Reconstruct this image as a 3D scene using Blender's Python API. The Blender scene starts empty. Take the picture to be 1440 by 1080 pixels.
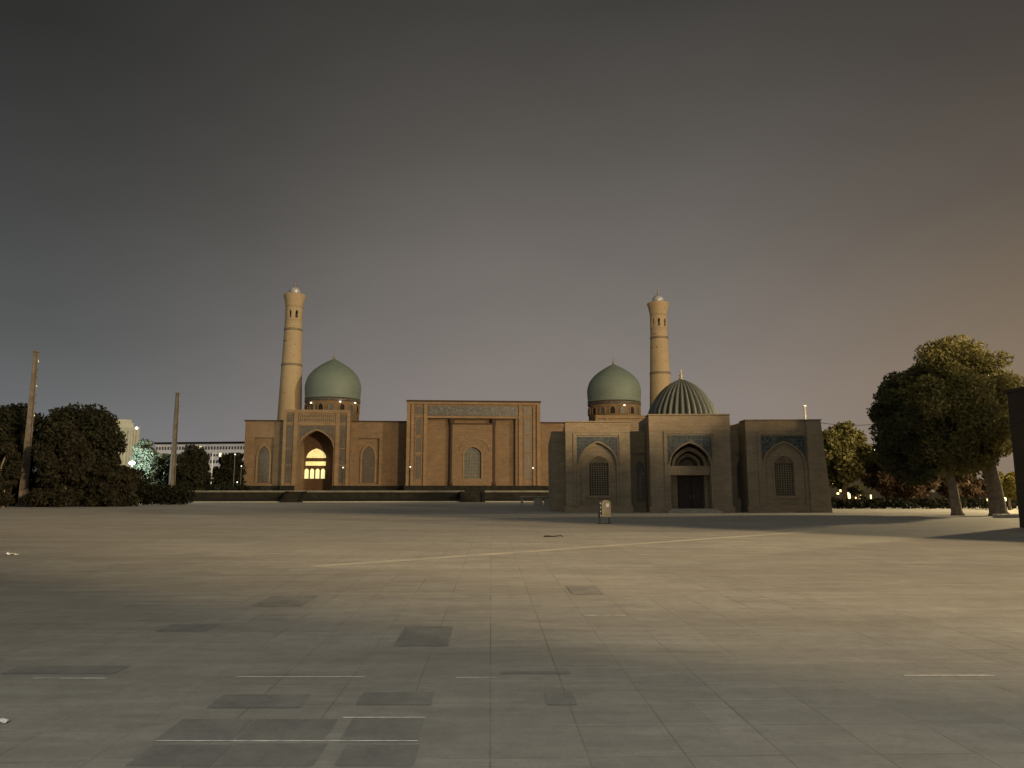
import bpy, math, random
from mathutils import Vector, Matrix
import numpy as np
random.seed(7); np.random.seed(7)
S = bpy.context.scene
COL = S.collection
R = math.radians
PI = math.pi

# ------------------------------------------------------------------ camera
F = 1050.0; PITCH = math.atan(151.0/F); EYE = 1.6
cam_d = bpy.data.cameras.new('camera'); cam = bpy.data.objects.new('camera', cam_d); COL.objects.link(cam)
cam_d.sensor_width = 36; cam_d.lens = 36*F/1440; cam_d.clip_end = 6000; cam_d.clip_start = 0.05
cam.location = (0, 0, EYE); cam.rotation_euler = (R(90)+PITCH, 0, 0)
S.camera = cam

# ------------------------------------------------------------------ light
SUN_EL = 11.0; SUN_DIR = Vector((-.78, .62, -math.tan(R(SUN_EL)))).normalized()   # way the light travels
W = bpy.data.worlds.new('World'); S.world = W; W.use_nodes = True
def build_world():
    nt = W.node_tree; N = nt.nodes; L = nt.links; N.clear()
    out = N.new('ShaderNodeOutputWorld'); bg = N.new('ShaderNodeBackground'); L.new(bg.outputs[0], out.inputs[0])
    tc = N.new('ShaderNodeTexCoord'); sp = N.new('ShaderNodeSeparateXYZ'); L.new(tc.outputs['Generated'], sp.inputs[0])
    def s2l(c): return tuple(((v/255+.055)/1.055)**2.4 if v > 10 else v/255/12.92 for v in c)+(1,)
    def ramp(stops):
        r = N.new('ShaderNodeValToRGB'); e = r.color_ramp.elements; r.color_ramp.interpolation = 'EASE' if 0 else 'LINEAR'
        while len(e) < len(stops): e.new(.5)
        for i, (p, c) in enumerate(stops): e[i].position = p; e[i].color = s2l(c)
        L.new(sp.outputs['Z'], r.inputs[0]); return r
    # city glow by height above the horizon: left, middle and right of the view
    left = ramp([(0, (122,122,122)), (.05, (116,116,118)), (.11, (101,103,104)), (.19, (86,88,88)), (.334, (66,67,66)), (.494, (44,45,44)), (.7, (38,39,38))])
    mid = ramp([(0, (144,136,132)), (.13, (134,126,121)), (.227, (121,115,110)), (.335, (106,101,96)), (.42, (91,87,83)), (.57, (65,63,60)), (.75, (58,57,54))])
    right = ramp([(0, (136,119,100)), (.1, (135,117,96)), (.19, (125,109,90)), (.26, (112,99,84)), (.334, (96,87,77)), (.494, (69,63,58)), (.7, (56,53,50))])
    def rng(src, a, b, c, d, smooth=True):
        m = N.new('ShaderNodeMapRange'); m.interpolation_type = 'SMOOTHSTEP' if smooth else 'LINEAR'
        for i, v in zip((1,2,3,4), (a,b,c,d)): m.inputs[i].default_value = v
        L.new(src, m.inputs[0]); return m.outputs[0]
    def mix(fac, a, b):
        m = N.new('ShaderNodeMix'); m.data_type = 'RGBA'; L.new(fac, m.inputs[0]); L.new(a, m.inputs[6])
        if isinstance(b, tuple): m.inputs[7].default_value = b
        else: L.new(b, m.inputs[7])
        return m.outputs[2]
    c = mix(rng(sp.outputs['X'], -.6, .02, 0, 1), left.outputs[0], mid.outputs[0])
    c = mix(rng(sp.outputs['X'], .15, .68, 0, 1), c, right.outputs[0])
    # the town behind the viewer glows brighter
    c = mix(rng(sp.outputs['Y'], .35, -.55, 0, 1), c, (BACK[0], BACK[1], BACK[2], 1))
    nz = N.new('ShaderNodeTexNoise'); nz.inputs['Scale'].default_value = 2.2; nz.inputs['Detail'].default_value = 5; nz.inputs['Roughness'].default_value = .55
    mp = N.new('ShaderNodeMapping'); mp.inputs['Scale'].default_value = (1, 1, 2.2); L.new(tc.outputs['Generated'], mp.inputs[0]); L.new(mp.outputs[0], nz.inputs['Vector'])
    mm = N.new('ShaderNodeMix'); mm.data_type = 'RGBA'; mm.blend_type = 'MULTIPLY'; mm.inputs[0].default_value = 1
    v = N.new('ShaderNodeCombineColor'); q = rng(nz.outputs['Fac'], .3, .7, .93, 1.07, False)
    for i in range(3): L.new(q, v.inputs[i])
    L.new(c, mm.inputs[6]); L.new(v.outputs[0], mm.inputs[7]); c = mm.outputs[2]   # thin uneven cloud
    L.new(c, bg.inputs[0]); bg.inputs[1].default_value = 1.0
WARM_W = 720000; COOL_W = 8200
BACK = (.29, .275, .245)
build_world()
sd = bpy.data.lights.new('sun', 'SUN'); sd.energy = 1.3; sd.angle = R(2.2); sd.color = (1, .8, .52)
sun = bpy.data.objects.new('sun', sd); COL.objects.link(sun)
sun.rotation_euler = SUN_DIR.to_track_quat('-Z', 'Y').to_euler(); sun.location = (60, -40, 40)
S.view_settings.view_transform = 'Standard'; S.view_settings.look = 'None'
S.view_settings.exposure = 0; S.view_settings.gamma = 1
S.render.engine = 'CYCLES'

# ------------------------------------------------------------------ helpers
def ray(u, v):
    cx = (u-720)/F; cz = (540-v)/F
    return Vector((cx, math.cos(PITCH)-math.sin(PITCH)*cz, math.sin(PITCH)+math.cos(PITCH)*cz))
def at(u, v, Y):
    d = ray(u, v); t = Y/d.y
    return Vector((d.x*t, Y, EYE+d.z*t))
def gnd(u, v, z=0):
    d = ray(u, v); t = (z-EYE)/d.z
    return Vector((d.x*t, d.y*t, z))
class Frame:                                   # a building's own axes: x along the front, y into it
    def __init__(s, ox, oy, a): s.o = Vector((ox, oy, 0)); s.a = a
    def p(s, u, v, off):                       # pixel on the plane y=off -> (x, z)
        d = ray(u, v); ca, sa = math.cos(s.a), math.sin(s.a)
        ly0 = -sa*(-s.o.x)+ca*(-s.o.y); ldy = -sa*d.x+ca*d.y
        t = (off-ly0)/ldy; P = Vector((0, 0, EYE))+d*t-s.o
        return (ca*P.x+sa*P.y, P.z)
    def x(s, u, off, v=640): return s.p(u, v, off)[0]
    def z(s, v, off, u=720): return s.p(u, v, off)[1]

class MB:
    def __init__(s): s.v = []; s.f = []
    def add(s, vs, fs):
        n = len(s.v); s.v += [tuple(v) for v in vs]; s.f += [tuple(i+n for i in f) for f in fs]; return s
    def box(s, x0, x1, y0, y1, z0, z1):
        v = [(x0,y0,z0),(x1,y0,z0),(x1,y1,z0),(x0,y1,z0),(x0,y0,z1),(x1,y0,z1),(x1,y1,z1),(x0,y1,z1)]
        return s.add(v, [(0,3,2,1),(4,5,6,7),(0,1,5,4),(1,2,6,5),(2,3,7,6),(3,0,4,7)])
    def prism(s, pts, y0, y1):                 # outline in x,z (counter-clockwise from the front)
        n = len(pts); v = [(x, y0, z) for x, z in pts]+[(x, y1, z) for x, z in pts]
        f = [tuple(range(n)), tuple(range(2*n-1, n-1, -1))]+[(i, i+n, (i+1) % n+n, (i+1) % n) for i in range(n)]
        return s.add(v, f)
    def strip(s, lo, hi, y0, y1):              # solid between two curves sharing x
        n = len(lo); v = []
        for y in (y0, y1):
            v += [(x, y, z) for x, z in lo]; v += [(x, y, z) for x, z in hi]
        f = []
        for i in range(n-1):
            f += [(i, i+1, n+i+1, n+i), (2*n+i+1, 2*n+i, 3*n+i, 3*n+i+1), (i+1, i, 2*n+i, 2*n+i+1), (n+i, n+i+1, 3*n+i+1, 3*n+i)]
        f += [(0, n, 3*n, 2*n), (n-1, 3*n-1, 4*n-1, 2*n-1)]
        return s.add(v, f)
    def lathe(s, prof, cx=0, cy=0, n=48, rib=None, a0=0):
        v = []; m = len(prof)
        for j, (r, z) in enumerate(prof):
            for i in range(n):
                a = a0+2*PI*i/n; rr = r*(rib(a) if rib else 1)
                v.append((cx+rr*math.cos(a), cy+rr*math.sin(a), z))
        f = [(j*n+i, j*n+(i+1) % n, (j+1)*n+(i+1) % n, (j+1)*n+i) for j in range(m-1) for i in range(n)]
        f += [tuple(range(n-1, -1, -1)), tuple((m-1)*n+i for i in range(n))]
        return s.add(v, f)
    def tube(s, pts, rad, n=8):
        rings = []; P = [Vector(p) for p in pts]
        for i, p in enumerate(P):
            d = (P[min(i+1, len(P)-1)]-P[max(i-1, 0)]).normalized()
            a = d.cross(Vector((0, 0, 1))); a = Vector((1, 0, 0)) if a.length < .05 else a.normalized()
            b = d.cross(a).normalized(); r = rad[i] if isinstance(rad, (list, tuple)) else rad
            rings.append([p+a*r*math.cos(2*PI*k/n)+b*r*math.sin(2*PI*k/n) for k in range(n)])
        v = [q for r_ in rings for q in r_]; m = len(P)
        f = [(j*n+i, j*n+(i+1) % n, (j+1)*n+(i+1) % n, (j+1)*n+i) for j in range(m-1) for i in range(n)]
        f += [tuple(range(n-1, -1, -1)), tuple((m-1)*n+i for i in range(n))]
        return s.add(v, f)
    def build(s, name, mt, parent=None, smooth=False, bevel=0):
        me = bpy.data.meshes.new(name); me.from_pydata(s.v, [], s.f)
        o = bpy.data.objects.new(name, me); COL.objects.link(o); me.materials.append(mt)
        if parent is not None: o.parent = parent
        if smooth:
            for p in me.polygons: p.use_smooth = len(p.vertices) <= 4
        if bevel:
            b = o.modifiers.new('bevel', 'BEVEL'); b.width = bevel; b.segments = 2; b.limit_method = 'ANGLE'
        import bmesh
        bm = bmesh.new(); bm.from_mesh(me); bmesh.ops.recalc_face_normals(bm, faces=bm.faces); bm.to_mesh(me); bm.free()
        return o
def arch_h(t):                                 # pointed arch, t in -1..1 -> 0..1
    t = min(1, abs(t)); return .74*math.sqrt(max(0, 1-t*t))+.26*(1-t)
def arch_pts(x0, x1, zs, zp, n=20):
    return [(x0+(x1-x0)*i/n, zs+(zp-zs)*arch_h(-1+2*i/n)) for i in range(n+1)]
def arch_panel(m, x0, x1, z0, zs, zp, y0, y1):
    m.prism([(x0, z0), (x1, z0)]+arch_pts(x0, x1, zs, zp)[::-1], y0, y1); return m
def arch_wall(m, x0, x1, z0, z1, ax0, ax1, zs, zp, y0, y1, az0=None):   # wall with an arched opening
    az0 = z0 if az0 is None else az0
    m.box(x0, ax0, y0, y1, z0, z1); m.box(ax1, x1, y0, y1, z0, z1)
    ap = arch_pts(ax0, ax1, zs, zp); m.strip(ap, [(x, z1) for x, z in ap], y0, y1)
    if az0 > z0: m.box(ax0, ax1, y0, y1, z0, az0)
    return m
def arch_band(m, x0, x1, z0, zs, zp, w, y0, y1):  # a moulding that follows the arch
    inn = arch_pts(x0, x1, zs, zp, 24); out = arch_pts(x0-w, x1+w, zs, zp+w*1.25, 24)
    n = len(inn); v = []
    for y in (y0, y1): v += [(x, y, z) for x, z in inn]+[(x, y, z) for x, z in out]
    f = []
    for i in range(n-1):
        f += [(i, i+1, n+i+1, n+i), (2*n+i+1, 2*n+i, 3*n+i, 3*n+i+1), (i+1, i, 2*n+i, 2*n+i+1), (n+i, n+i+1, 3*n+i+1, 3*n+i)]
    m.add(v, f)
    if z0 < zs: m.box(x0-w, x0, y0, y1, z0, zs); m.box(x1, x1+w, y0, y1, z0, zs)
    return m
def tag(o, label=None, cat=None, group=None, kind=None):
    if label: o['label'] = label
    if cat: o['category'] = cat
    if group: o['group'] = group
    if kind: o['kind'] = kind
    return o
def thing(name, label, cat, loc=(0,0,0), rz=0, group=None):
    o = bpy.data.objects.new(name, None); COL.objects.link(o); o.location = loc; o.rotation_euler = (0, 0, rz)
    o.empty_display_size = .5
    return tag(o, label, cat, group)
def copy_tree(o, parent=None):
    c = o.copy(); COL.objects.link(c)
    if parent is not None: c.parent = parent
    for ch in o.children: copy_tree(ch, c)
    return c

# ------------------------------------------------------------------ materials
def newmat(name):
    m = bpy.data.materials.new(name); m.use_nodes = True
    nt = m.node_tree; b = nt.nodes['Principled BSDF']; return m, nt, b
def nmap(nt, scale=(1,1,1), src='Object'):
    tc = nt.nodes.new('ShaderNodeTexCoord'); mp = nt.nodes.new('ShaderNodeMapping'); mp.inputs['Scale'].default_value = scale
    nt.links.new(tc.outputs[src], mp.inputs[0]); return mp.outputs[0]
def noise(nt, vec, scale, detail=4, rough=.6):
    n = nt.nodes.new('ShaderNodeTexNoise'); n.inputs['Scale'].default_value = scale; n.inputs['Detail'].default_value = detail
    n.inputs['Roughness'].default_value = rough; nt.links.new(vec, n.inputs['Vector']); return n.outputs['Fac']
def mrange(nt, src, a, b, c, d):
    m = nt.nodes.new('ShaderNodeMapRange')
    for i, v in zip((1,2,3,4), (a,b,c,d)): m.inputs[i].default_value = v
    nt.links.new(src, m.inputs[0]); return m.outputs[0]
def mixc(nt, fac, a, b, mode='MIX'):
    m = nt.nodes.new('ShaderNodeMix'); m.data_type = 'RGBA'; m.blend_type = mode
    for k, v in ((0, fac), (6, a), (7, b)):
        if isinstance(v, (int, float)): m.inputs[k].default_value = v
        elif isinstance(v, tuple): m.inputs[k].default_value = v if len(v) == 4 else v+(1,)
        else: nt.links.new(v, m.inputs[k])
    return m.outputs[2]
def math_(nt, op, a, b=None):
    m = nt.nodes.new('ShaderNodeMath'); m.operation = op
    for i, v in enumerate((a, b)):
        if v is None: continue
        if isinstance(v, (int, float)): m.inputs[i].default_value = v
        else: nt.links.new(v, m.inputs[i])
    return m.outputs[0]
def bump(nt, b, h, strength=.3, dist=.02):
    n = nt.nodes.new('ShaderNodeBump'); n.inputs['Strength'].default_value = strength; n.inputs['Distance'].default_value = dist
    nt.links.new(h, n.inputs['Height']); nt.links.new(n.outputs[0], b.inputs['Normal'])
def simple(name, col, rough=.8, var=.25, scale=2, metal=0, spec=.3):
    m, nt, b = newmat(name); v = nmap(nt); n = noise(nt, v, scale)
    c = mixc(nt, mrange(nt, n, .3, .7, 0, 1), tuple(x*(1-var) for x in col), tuple(min(1, x*(1+var)) for x in col))
    nt.links.new(c, b.inputs['Base Color']); b.inputs['Roughness'].default_value = rough; b.inputs['Metallic'].default_value = metal
    b.inputs['Specular IOR Level'].default_value = spec
    return m
def brick(name, c1, c2, course=.075, fleck=0, wear=1):
    m, nt, b = newmat(name)
    tc = nt.nodes.new('ShaderNodeTexCoord'); sp = nt.nodes.new('ShaderNodeSeparateXYZ'); nt.links.new(tc.outputs['Object'], sp.inputs[0])
    cb = nt.nodes.new('ShaderNodeCombineXYZ'); nt.links.new(math_(nt, 'ADD', sp.outputs[0], sp.outputs[1]), cb.inputs[0]); nt.links.new(sp.outputs[2], cb.inputs[1])
    br = nt.nodes.new('ShaderNodeTexBrick'); nt.links.new(cb.outputs[0], br.inputs['Vector'])
    br.inputs['Color1'].default_value = c1+(1,); br.inputs['Color2'].default_value = c2+(1,)
    br.inputs['Mortar'].default_value = tuple(x*.62 for x in c1)+(1,)
    br.inputs['Scale'].default_value = 1; br.inputs['Brick Width'].default_value = course*3.4; br.inputs['Row Height'].default_value = course
    br.inputs['Mortar Size'].default_value = course*.1; br.inputs['Bias'].default_value = -.1
    v = tc.outputs['Object']
    big = noise(nt, v, .35, 5, .65); st = noise(nt, nmap(nt, (.7, .7, 1.3)), 1.1, 6, .75); fine = noise(nt, nmap(nt, (1, 1, 2.5)), 2.6, 6, .85)
    c = mixc(nt, mrange(nt, big, .35, .68, 0, .5*wear), br.outputs[0], tuple(x*.6 for x in c2))
    c = mixc(nt, mrange(nt, st, .4, .75, 0, .4*wear*wear), c, tuple(min(1, x*1.5) for x in c1))
    c = mixc(nt, mrange(nt, fine, .42, .66, 0, .5), c, tuple(x*.55 for x in c1))
    if fleck:                                    # glazed bricks set in a loose lattice
        w = nt.nodes.new('ShaderNodeTexVoronoi'); w.inputs['Scale'].default_value = fleck; w.inputs['Randomness'].default_value = .45
        nt.links.new(cb.outputs[0], w.inputs['Vector'])
        c = mixc(nt, mrange(nt, w.outputs['Distance'], .1, .16, .7, 0), c, (.07, .06, .05))
    nt.links.new(c, b.inputs['Base Color']); b.inputs['Roughness'].default_value = .9; b.inputs['Specular IOR Level'].default_value = .2
    bump(nt, b, br.outputs['Fac'], -.3, .01)
    return m
def tile(name, dark, mid, pale, scale=3.0, amount=.5):   # glazed mosaic of girih stars
    m, nt, b = newmat(name)
    tc = nt.nodes.new('ShaderNodeTexCoord'); sp = nt.nodes.new('ShaderNodeSeparateXYZ'); nt.links.new(tc.outputs['Object'], sp.inputs[0])
    cb = nt.nodes.new('ShaderNodeCombineXYZ'); nt.links.new(math_(nt, 'ADD', sp.outputs[0], sp.outputs[1]), cb.inputs[0]); nt.links.new(sp.outputs[2], cb.inputs[1])
    a = nt.nodes.new('ShaderNodeTexVoronoi'); a.inputs['Scale'].default_value = scale; a.inputs['Randomness'].default_value = .25; a.distance = 'MANHATTAN'
    nt.links.new(cb.outputs[0], a.inputs['Vector'])
    e = nt.nodes.new('ShaderNodeTexVoronoi'); e.feature = 'DISTANCE_TO_EDGE'; e.inputs['Scale'].default_value = scale*1.7; e.inputs['Randomness'].default_value = .6
    nt.links.new(cb.outputs[0], e.inputs['Vector'])
    c = mixc(nt, mrange(nt, a.outputs['Distance'], .25, .5, 0, 1), mid, dark)
    c = mixc(nt, mrange(nt, e.outputs['Distance'], .03, .09, amount, 0), c, pale)
    n = noise(nt, tc.outputs['Object'], 1.3, 4)
    c = mixc(nt, mrange(nt, n, .35, .65, 0, .5), c, tuple(x*.5 for x in dark))
    nt.links.new(c, b.inputs['Base Color']); b.inputs['Roughness'].default_value = .45
    return m
def emit(name, col, st, pattern=0):
    m, nt, b = newmat(name); b.inputs['Base Color'].default_value = col+(1,)
    b.inputs['Emission Color'].default_value = col+(1,); b.inputs['Emission Strength'].default_value = st
    if pattern:
        v = nmap(nt); n = noise(nt, v, pattern, 3, .6)
        c = mixc(nt, mrange(nt, n, .42, .6, 0, .6), col, tuple(x*.25 for x in col))
        nt.links.new(c, b.inputs['Emission Color'])
    return m
M = {}
M['mbrick'] = brick('mosque_brick', (.23, .155, .09), (.175, .12, .07), .3)
M['mbrick_pale'] = brick('pale_brick', (.27, .185, .105), (.22, .15, .085), .3)
M['mbrick_red'] = simple('carved_dark_timber', (.05, .028, .016), .8)
M['minaret'] = brick('minaret_brick', (.47, .36, .22), (.42, .32, .19), .16, .9, .4)
M['minaret_band'] = tile('minaret_band', (.19, .15, .095), (.24, .19, .12), (.3, .24, .15), 2.0)
M['nbrick'] = brick('old_brick', (.27, .225, .155), (.2, .165, .115), .17)
M['dbrick'] = brick('dark_brick', (.06, .045, .032), (.045, .034, .025), .075)
M['nbrick_top'] = brick('old_brick_parapet', (.28, .22, .15), (.23, .18, .12), .17)
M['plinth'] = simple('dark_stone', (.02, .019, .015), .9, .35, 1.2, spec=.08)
M['stone'] = simple('pale_stone', (.30, .28, .23), .8, .2, 3)
M['tile_near'] = tile('blue_mosaic', (.02, .03, .032), (.05, .062, .056), (.26, .26, .23), 2.2, .32)
M['tile_far'] = tile('grey_mosaic', (.075, .06, .042), (.11, .088, .06), (.16, .13, .085), 1.6, .5)
M['script'] = tile('script_frieze', (.035, .036, .036), (.06, .06, .058), (.26, .23, .18), 2.0, .7)
M['lattice'] = simple('plaster_lattice', (.17, .145, .1), .8, .2, 4)
M['grille'] = tile('grille_screen', (.045, .055, .05), (.08, .09, .08), (.2, .2, .17), 2.2, .6)
M['blind'] = tile('blind_niche', (.07, .055, .038), (.1, .08, .052), (.13, .1, .065), 1.6, .4)
M['screen'] = simple('carved_screen', (.13, .075, .04), .8, .3, 3)
M['dark'] = simple('dark_opening', (.012, .011, .01), .8)
M['dim'] = simple('dim_window', (.045, .04, .032), .7)
M['door'] = simple('dark_wood', (.035, .022, .018), .6, .4, 5)
M['steel'] = simple('grey_metal', (.25, .25, .24), .45, .2, 6, .6)
M['gold'] = simple('gilt_metal', (.3, .25, .15), .55, .2, 6, .5)
M['tip'] = simple('silver_dome', (.42, .42, .43), .4, .15, 2, .3)
M['concrete'] = simple('weathered_concrete', (.115, .098, .078), .9, .35, 1.5)
M['black'] = simple('black_metal', (.02, .02, .02), .5)
M['beige'] = simple('beige_paint', (.3, .26, .18), .7, .15, 3)
M['white'] = simple('white_paint', (.75, .75, .7), .6, .05, 3)
M['roof'] = simple('brown_roof', (.07, .05, .035), .8)
M['lit'] = emit('lit_glass', (.95, .86, .42), .85, 0)
M['lit_pat'] = emit('lit_patterned_glass', (.95, .82, .36), .78, 2.6)
M['lamp_white'] = emit('lamp_white', (.75, 1, .9), 14)
M['lamp_warm'] = emit('lamp_warm', (1, .8, .4), 2.2)
M['lamp_small'] = emit('lamp_glare', (1, .93, .75), 3)
def dome_mat(name, a, b_, c_):
    m, nt, b = newmat(name); v = nmap(nt)
    n = noise(nt, nmap(nt, (.6, .6, 2.2)), .8, 7, .75); f = noise(nt, nmap(nt, (1, 1, 3)), 4, 4, .8)
    col = mixc(nt, mrange(nt, n, .3, .7, 0, 1), a, b_); col = mixc(nt, mrange(nt, f, .4, .7, 0, .4), col, c_)
    nt.links.new(col, b.inputs['Base Color']); b.inputs['Roughness'].default_value = .62; bump(nt, b, f, .3, .03)
    return m
M['dome'] = dome_mat('turquoise_tile', (.13, .17, .14), (.175, .21, .16), (.085, .12, .11))
M['dome_rib'] = dome_mat('green_rib_tile', (.06, .07, .06), (.085, .095, .078), (.035, .042, .04))
def leaf(name, c1, c2, tr=.25):
    m, nt, b = newmat(name); gi = nt.nodes.new('ShaderNodeNewGeometry'); oi = nmap(nt)
    n = noise(nt, oi, .55, 3)
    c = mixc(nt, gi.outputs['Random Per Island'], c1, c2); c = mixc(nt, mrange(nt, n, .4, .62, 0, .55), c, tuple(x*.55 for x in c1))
    nt.links.new(c, b.inputs['Base Color']); b.inputs['Roughness'].default_value = .75; b.inputs['Specular IOR Level'].default_value = .15
    t = nt.nodes.new('ShaderNodeBsdfTranslucent'); nt.links.new(c, t.inputs[0]); mx = nt.nodes.new('ShaderNodeMixShader'); mx.inputs[0].default_value = tr
    out = nt.nodes['Material Output']; nt.links.new(b.outputs[0], mx.inputs[1]); nt.links.new(t.outputs[0], mx.inputs[2]); nt.links.new(mx.outputs[0], out.inputs[0])
    return m
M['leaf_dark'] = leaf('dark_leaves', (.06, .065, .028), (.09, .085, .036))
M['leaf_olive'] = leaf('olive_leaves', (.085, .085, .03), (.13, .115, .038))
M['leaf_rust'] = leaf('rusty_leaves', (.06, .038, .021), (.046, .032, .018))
M['leaf_shade'] = leaf('shaded_leaves', (.022, .024, .012), (.036, .035, .018))  # shade on the left trees put into the leaf colour
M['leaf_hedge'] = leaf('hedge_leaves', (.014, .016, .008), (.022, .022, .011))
M['leaf_brown'] = leaf('brown_leaves', (.032, .028, .015), (.027, .025, .014))
M['leaf_green'] = leaf('green_leaves', (.175, .16, .055), (.23, .2, .07))
M['leaf_yellow'] = leaf('yellow_leaves', (.16, .13, .03), (.11, .1, .03))
M['leaf_pale'] = leaf('pale_leaves', (.13, .16, .12), (.2, .23, .18))
M['bark'] = simple('bark', (.19, .155, .115), .9, .4, 4)

# ------------------------------------------------------------------ ground
def ground_mat():
    m, nt, b = newmat('paving_slabs')
    tc = nt.nodes.new('ShaderNodeTexCoord'); mp = nt.nodes.new('ShaderNodeMapping'); nt.links.new(tc.outputs['Object'], mp.inputs[0])
    mp.inputs['Rotation'].default_value = (0, 0, R(-1.6))
    v = mp.outputs[0]
    br = nt.nodes.new('ShaderNodeTexBrick'); nt.links.new(v, br.inputs['Vector']); br.offset = 0; br.squash = 1
    br.inputs['Scale'].default_value = 1; br.inputs['Brick Width'].default_value = .6; br.inputs['Row Height'].default_value = .6
    br.inputs['Mortar Size'].default_value = .008; br.inputs['Mortar Smooth'].default_value = .3
    br.inputs['Color1'].default_value = (.43, .425, .38, 1); br.inputs['Color2'].default_value = (.36, .355, .325, 1)
    br.inputs['Mortar'].default_value = (.13, .125, .11, 1)
    # bigger bays of slabs, each with its own tone
    b2 = nt.nodes.new('ShaderNodeTexBrick'); nt.links.new(v, b2.inputs['Vector']); b2.offset = .35
    b2.inputs['Scale'].default_value = 1; b2.inputs['Brick Width'].default_value = 2.4; b2.inputs['Row Height'].default_value = 1.2
    b2.inputs['Mortar Size'].default_value = .004
    b2.inputs['Color1'].default_value = (1, 1, 1, 1); b2.inputs['Color2'].default_value = (.84, .84, .84, 1); b2.inputs['Mortar'].default_value = (.95, .95, .93, 1)
    jn = noise(nt, nmap(nt, (.35, .2, 1)), 1.0, 4, .7)
    c0 = mixc(nt, mrange(nt, jn, .44, .56, .8, 0), br.outputs[0], (.4, .395, .36))
    c = mixc(nt, 1.0, c0, b2.outputs[0], 'MULTIPLY')
    vm = nt.nodes.new('ShaderNodeVectorMath'); vm.operation = 'SCALE'; vm.inputs['Scale'].default_value = 1/.6; nt.links.new(v, vm.inputs[0])
    vf = nt.nodes.new('ShaderNodeVectorMath'); vf.operation = 'FLOOR'; nt.links.new(vm.outputs[0], vf.inputs[0])
    wn = nt.nodes.new('ShaderNodeTexWhiteNoise'); wn.noise_dimensions = '2D'; nt.links.new(vf.outputs[0], wn.inputs['Vector'])
    msk = noise(nt, vf.outputs[0], .11, 2, .5)
    c = mixc(nt, math_(nt, 'MULTIPLY', mrange(nt, wn.outputs['Value'], .86, .88, 0, .45), mrange(nt, msk, .46, .6, 0, 1)), c, (.24, .24, .225))
    c = mixc(nt, mrange(nt, wn.outputs['Value'], 0, .8, .3, 0), c, (.33, .325, .295))
    # long worn streaks across the square, stains and dust
    n1 = noise(nt, nmap(nt, (.06, .5, 1)), 1.0, 6, .7); n2 = noise(nt, v, .22, 6, .65); n3 = noise(nt, v, 5, 5, .7); n4 = noise(nt, v, 1.3, 4, .6)
    c = mixc(nt, mrange(nt, n1, .38, .64, 0, .6), c, (.22, .21, .18))
    c = mixc(nt, mrange(nt, n2, .42, .66, 0, .6), c, (.25, .235, .2))
    c = mixc(nt, mrange(nt, n4, .52, .7, 0, .4), c, (.2, .195, .17))
    c = mixc(nt, mrange(nt, n3, .45, .75, 0, .4), c, (.17, .16, .14))
    n5 = noise(nt, nmap(nt, (.5, 2.6, 1)), 1.0, 6, .75); c = mixc(nt, mrange(nt, n5, .5, .7, 0, .38), c, (.5, .485, .43))
    n6 = noise(nt, nmap(nt, (.9, 3.4, 1)), .8, 6, .75); c = mixc(nt, mrange(nt, n6, .52, .7, 0, .42), c, (.17, .165, .145))
    n7 = noise(nt, v, 28, 4, .75); c = mixc(nt, mrange(nt, n7, .5, .72, 0, .4), c, (.15, .145, .13))
    nt.links.new(c, b.inputs['Base Color'])
    rr = mrange(nt, n2, .3, .7, .5, .85); nt.links.new(rr, b.inputs['Roughness']); b.inputs['Specular IOR Level'].default_value = .3
    h = math_(nt, 'ADD', math_(nt, 'MULTIPLY', br.outputs['Fac'], -1), math_(nt, 'MULTIPLY', n3, .6)); bump(nt, b, h, .35, .01)
    return m
M['ground'] = ground_mat()
g = MB(); g.add([(-1500,-400,0),(1500,-400,0),(1500,2600,0),(-1500,2600,0)], [(0,1,2,3)])
tag(g.build('ground', M['ground']), kind='structure')
# darker replaced slabs in the foreground and raised slab edges
def quad_px(m, u0, v0, u1, v1, z=.004, w=None):
    a = gnd((u0+u1)/2, v1); b = gnd((u0+u1)/2, v0)
    xa = gnd(u0, v1).x if w is None else gnd(u0, v1).x; xb = gnd(u1, v1).x
    sk = math.tan(R(1.6))*(b.y-a.y)
    m.add([(xa, a.y, z), (xb, a.y, z), (xb-sk, b.y, z), (xa-sk, b.y, z)], [(0,1,2,3)])
ms = MB()
for u0, v0, u1, v1 in [(553,881,630,909), (476,1010,588,1044), (330,1012,455,1042), (215,1012,325,1043), (470,1048,582,1078), (300,1046,440,1078), (176,1048,296,1078),
                       (500,974,606,992), (290,977,420,996), (352,838,424,853), (705,944,802,948), (0,937,160,948), (218,878,290,888), (770,974,812,992), (805,824,850,836)]:
    quad_px(ms, u0, v0, u1, v1)
def slab_mat():
    m, nt, b = newmat('darker_slab'); v = nmap(nt); a = noise(nt, v, 2.2, 6, .75); f = noise(nt, v, 24, 4, .75)
    c = mixc(nt, mrange(nt, a, .35, .68, 0, 1), (.16, .16, .15), (.26, .258, .24)); c = mixc(nt, mrange(nt, f, .48, .7, 0, .4), c, (.14, .14, .13))
    nt.links.new(c, b.inputs['Base Color']); b.inputs['Roughness'].default_value = .8; bump(nt, b, f, .4, .01); return m
M['dark_slab'] = slab_mat()
tag(ms.build('dark_paving', M['dark_slab']), kind='structure')
me_ = MB()
for u0, u1, v in [(330,515,953), (640,700,954), (45,150,955), (1270,1400,951), (480,600,1010.5), (215,590,1043.5), (820,880,866)]:
    a = gnd(u0, v); b = gnd(u1, v); w = .003 if v < 1000 else .002
    me_.add([(a.x, a.y-w, .006), (b.x, a.y-w, .006), (b.x-.02, a.y+w*1.6, .011), (a.x+.02, a.y+w*1.6, .011)], [(0,1,2,3)])
M['edge'] = simple('worn_slab_edge', (.4, .39, .355), .8, .4, 9)
tag(me_.build('paving_edges', M['edge']), kind='structure')
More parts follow.
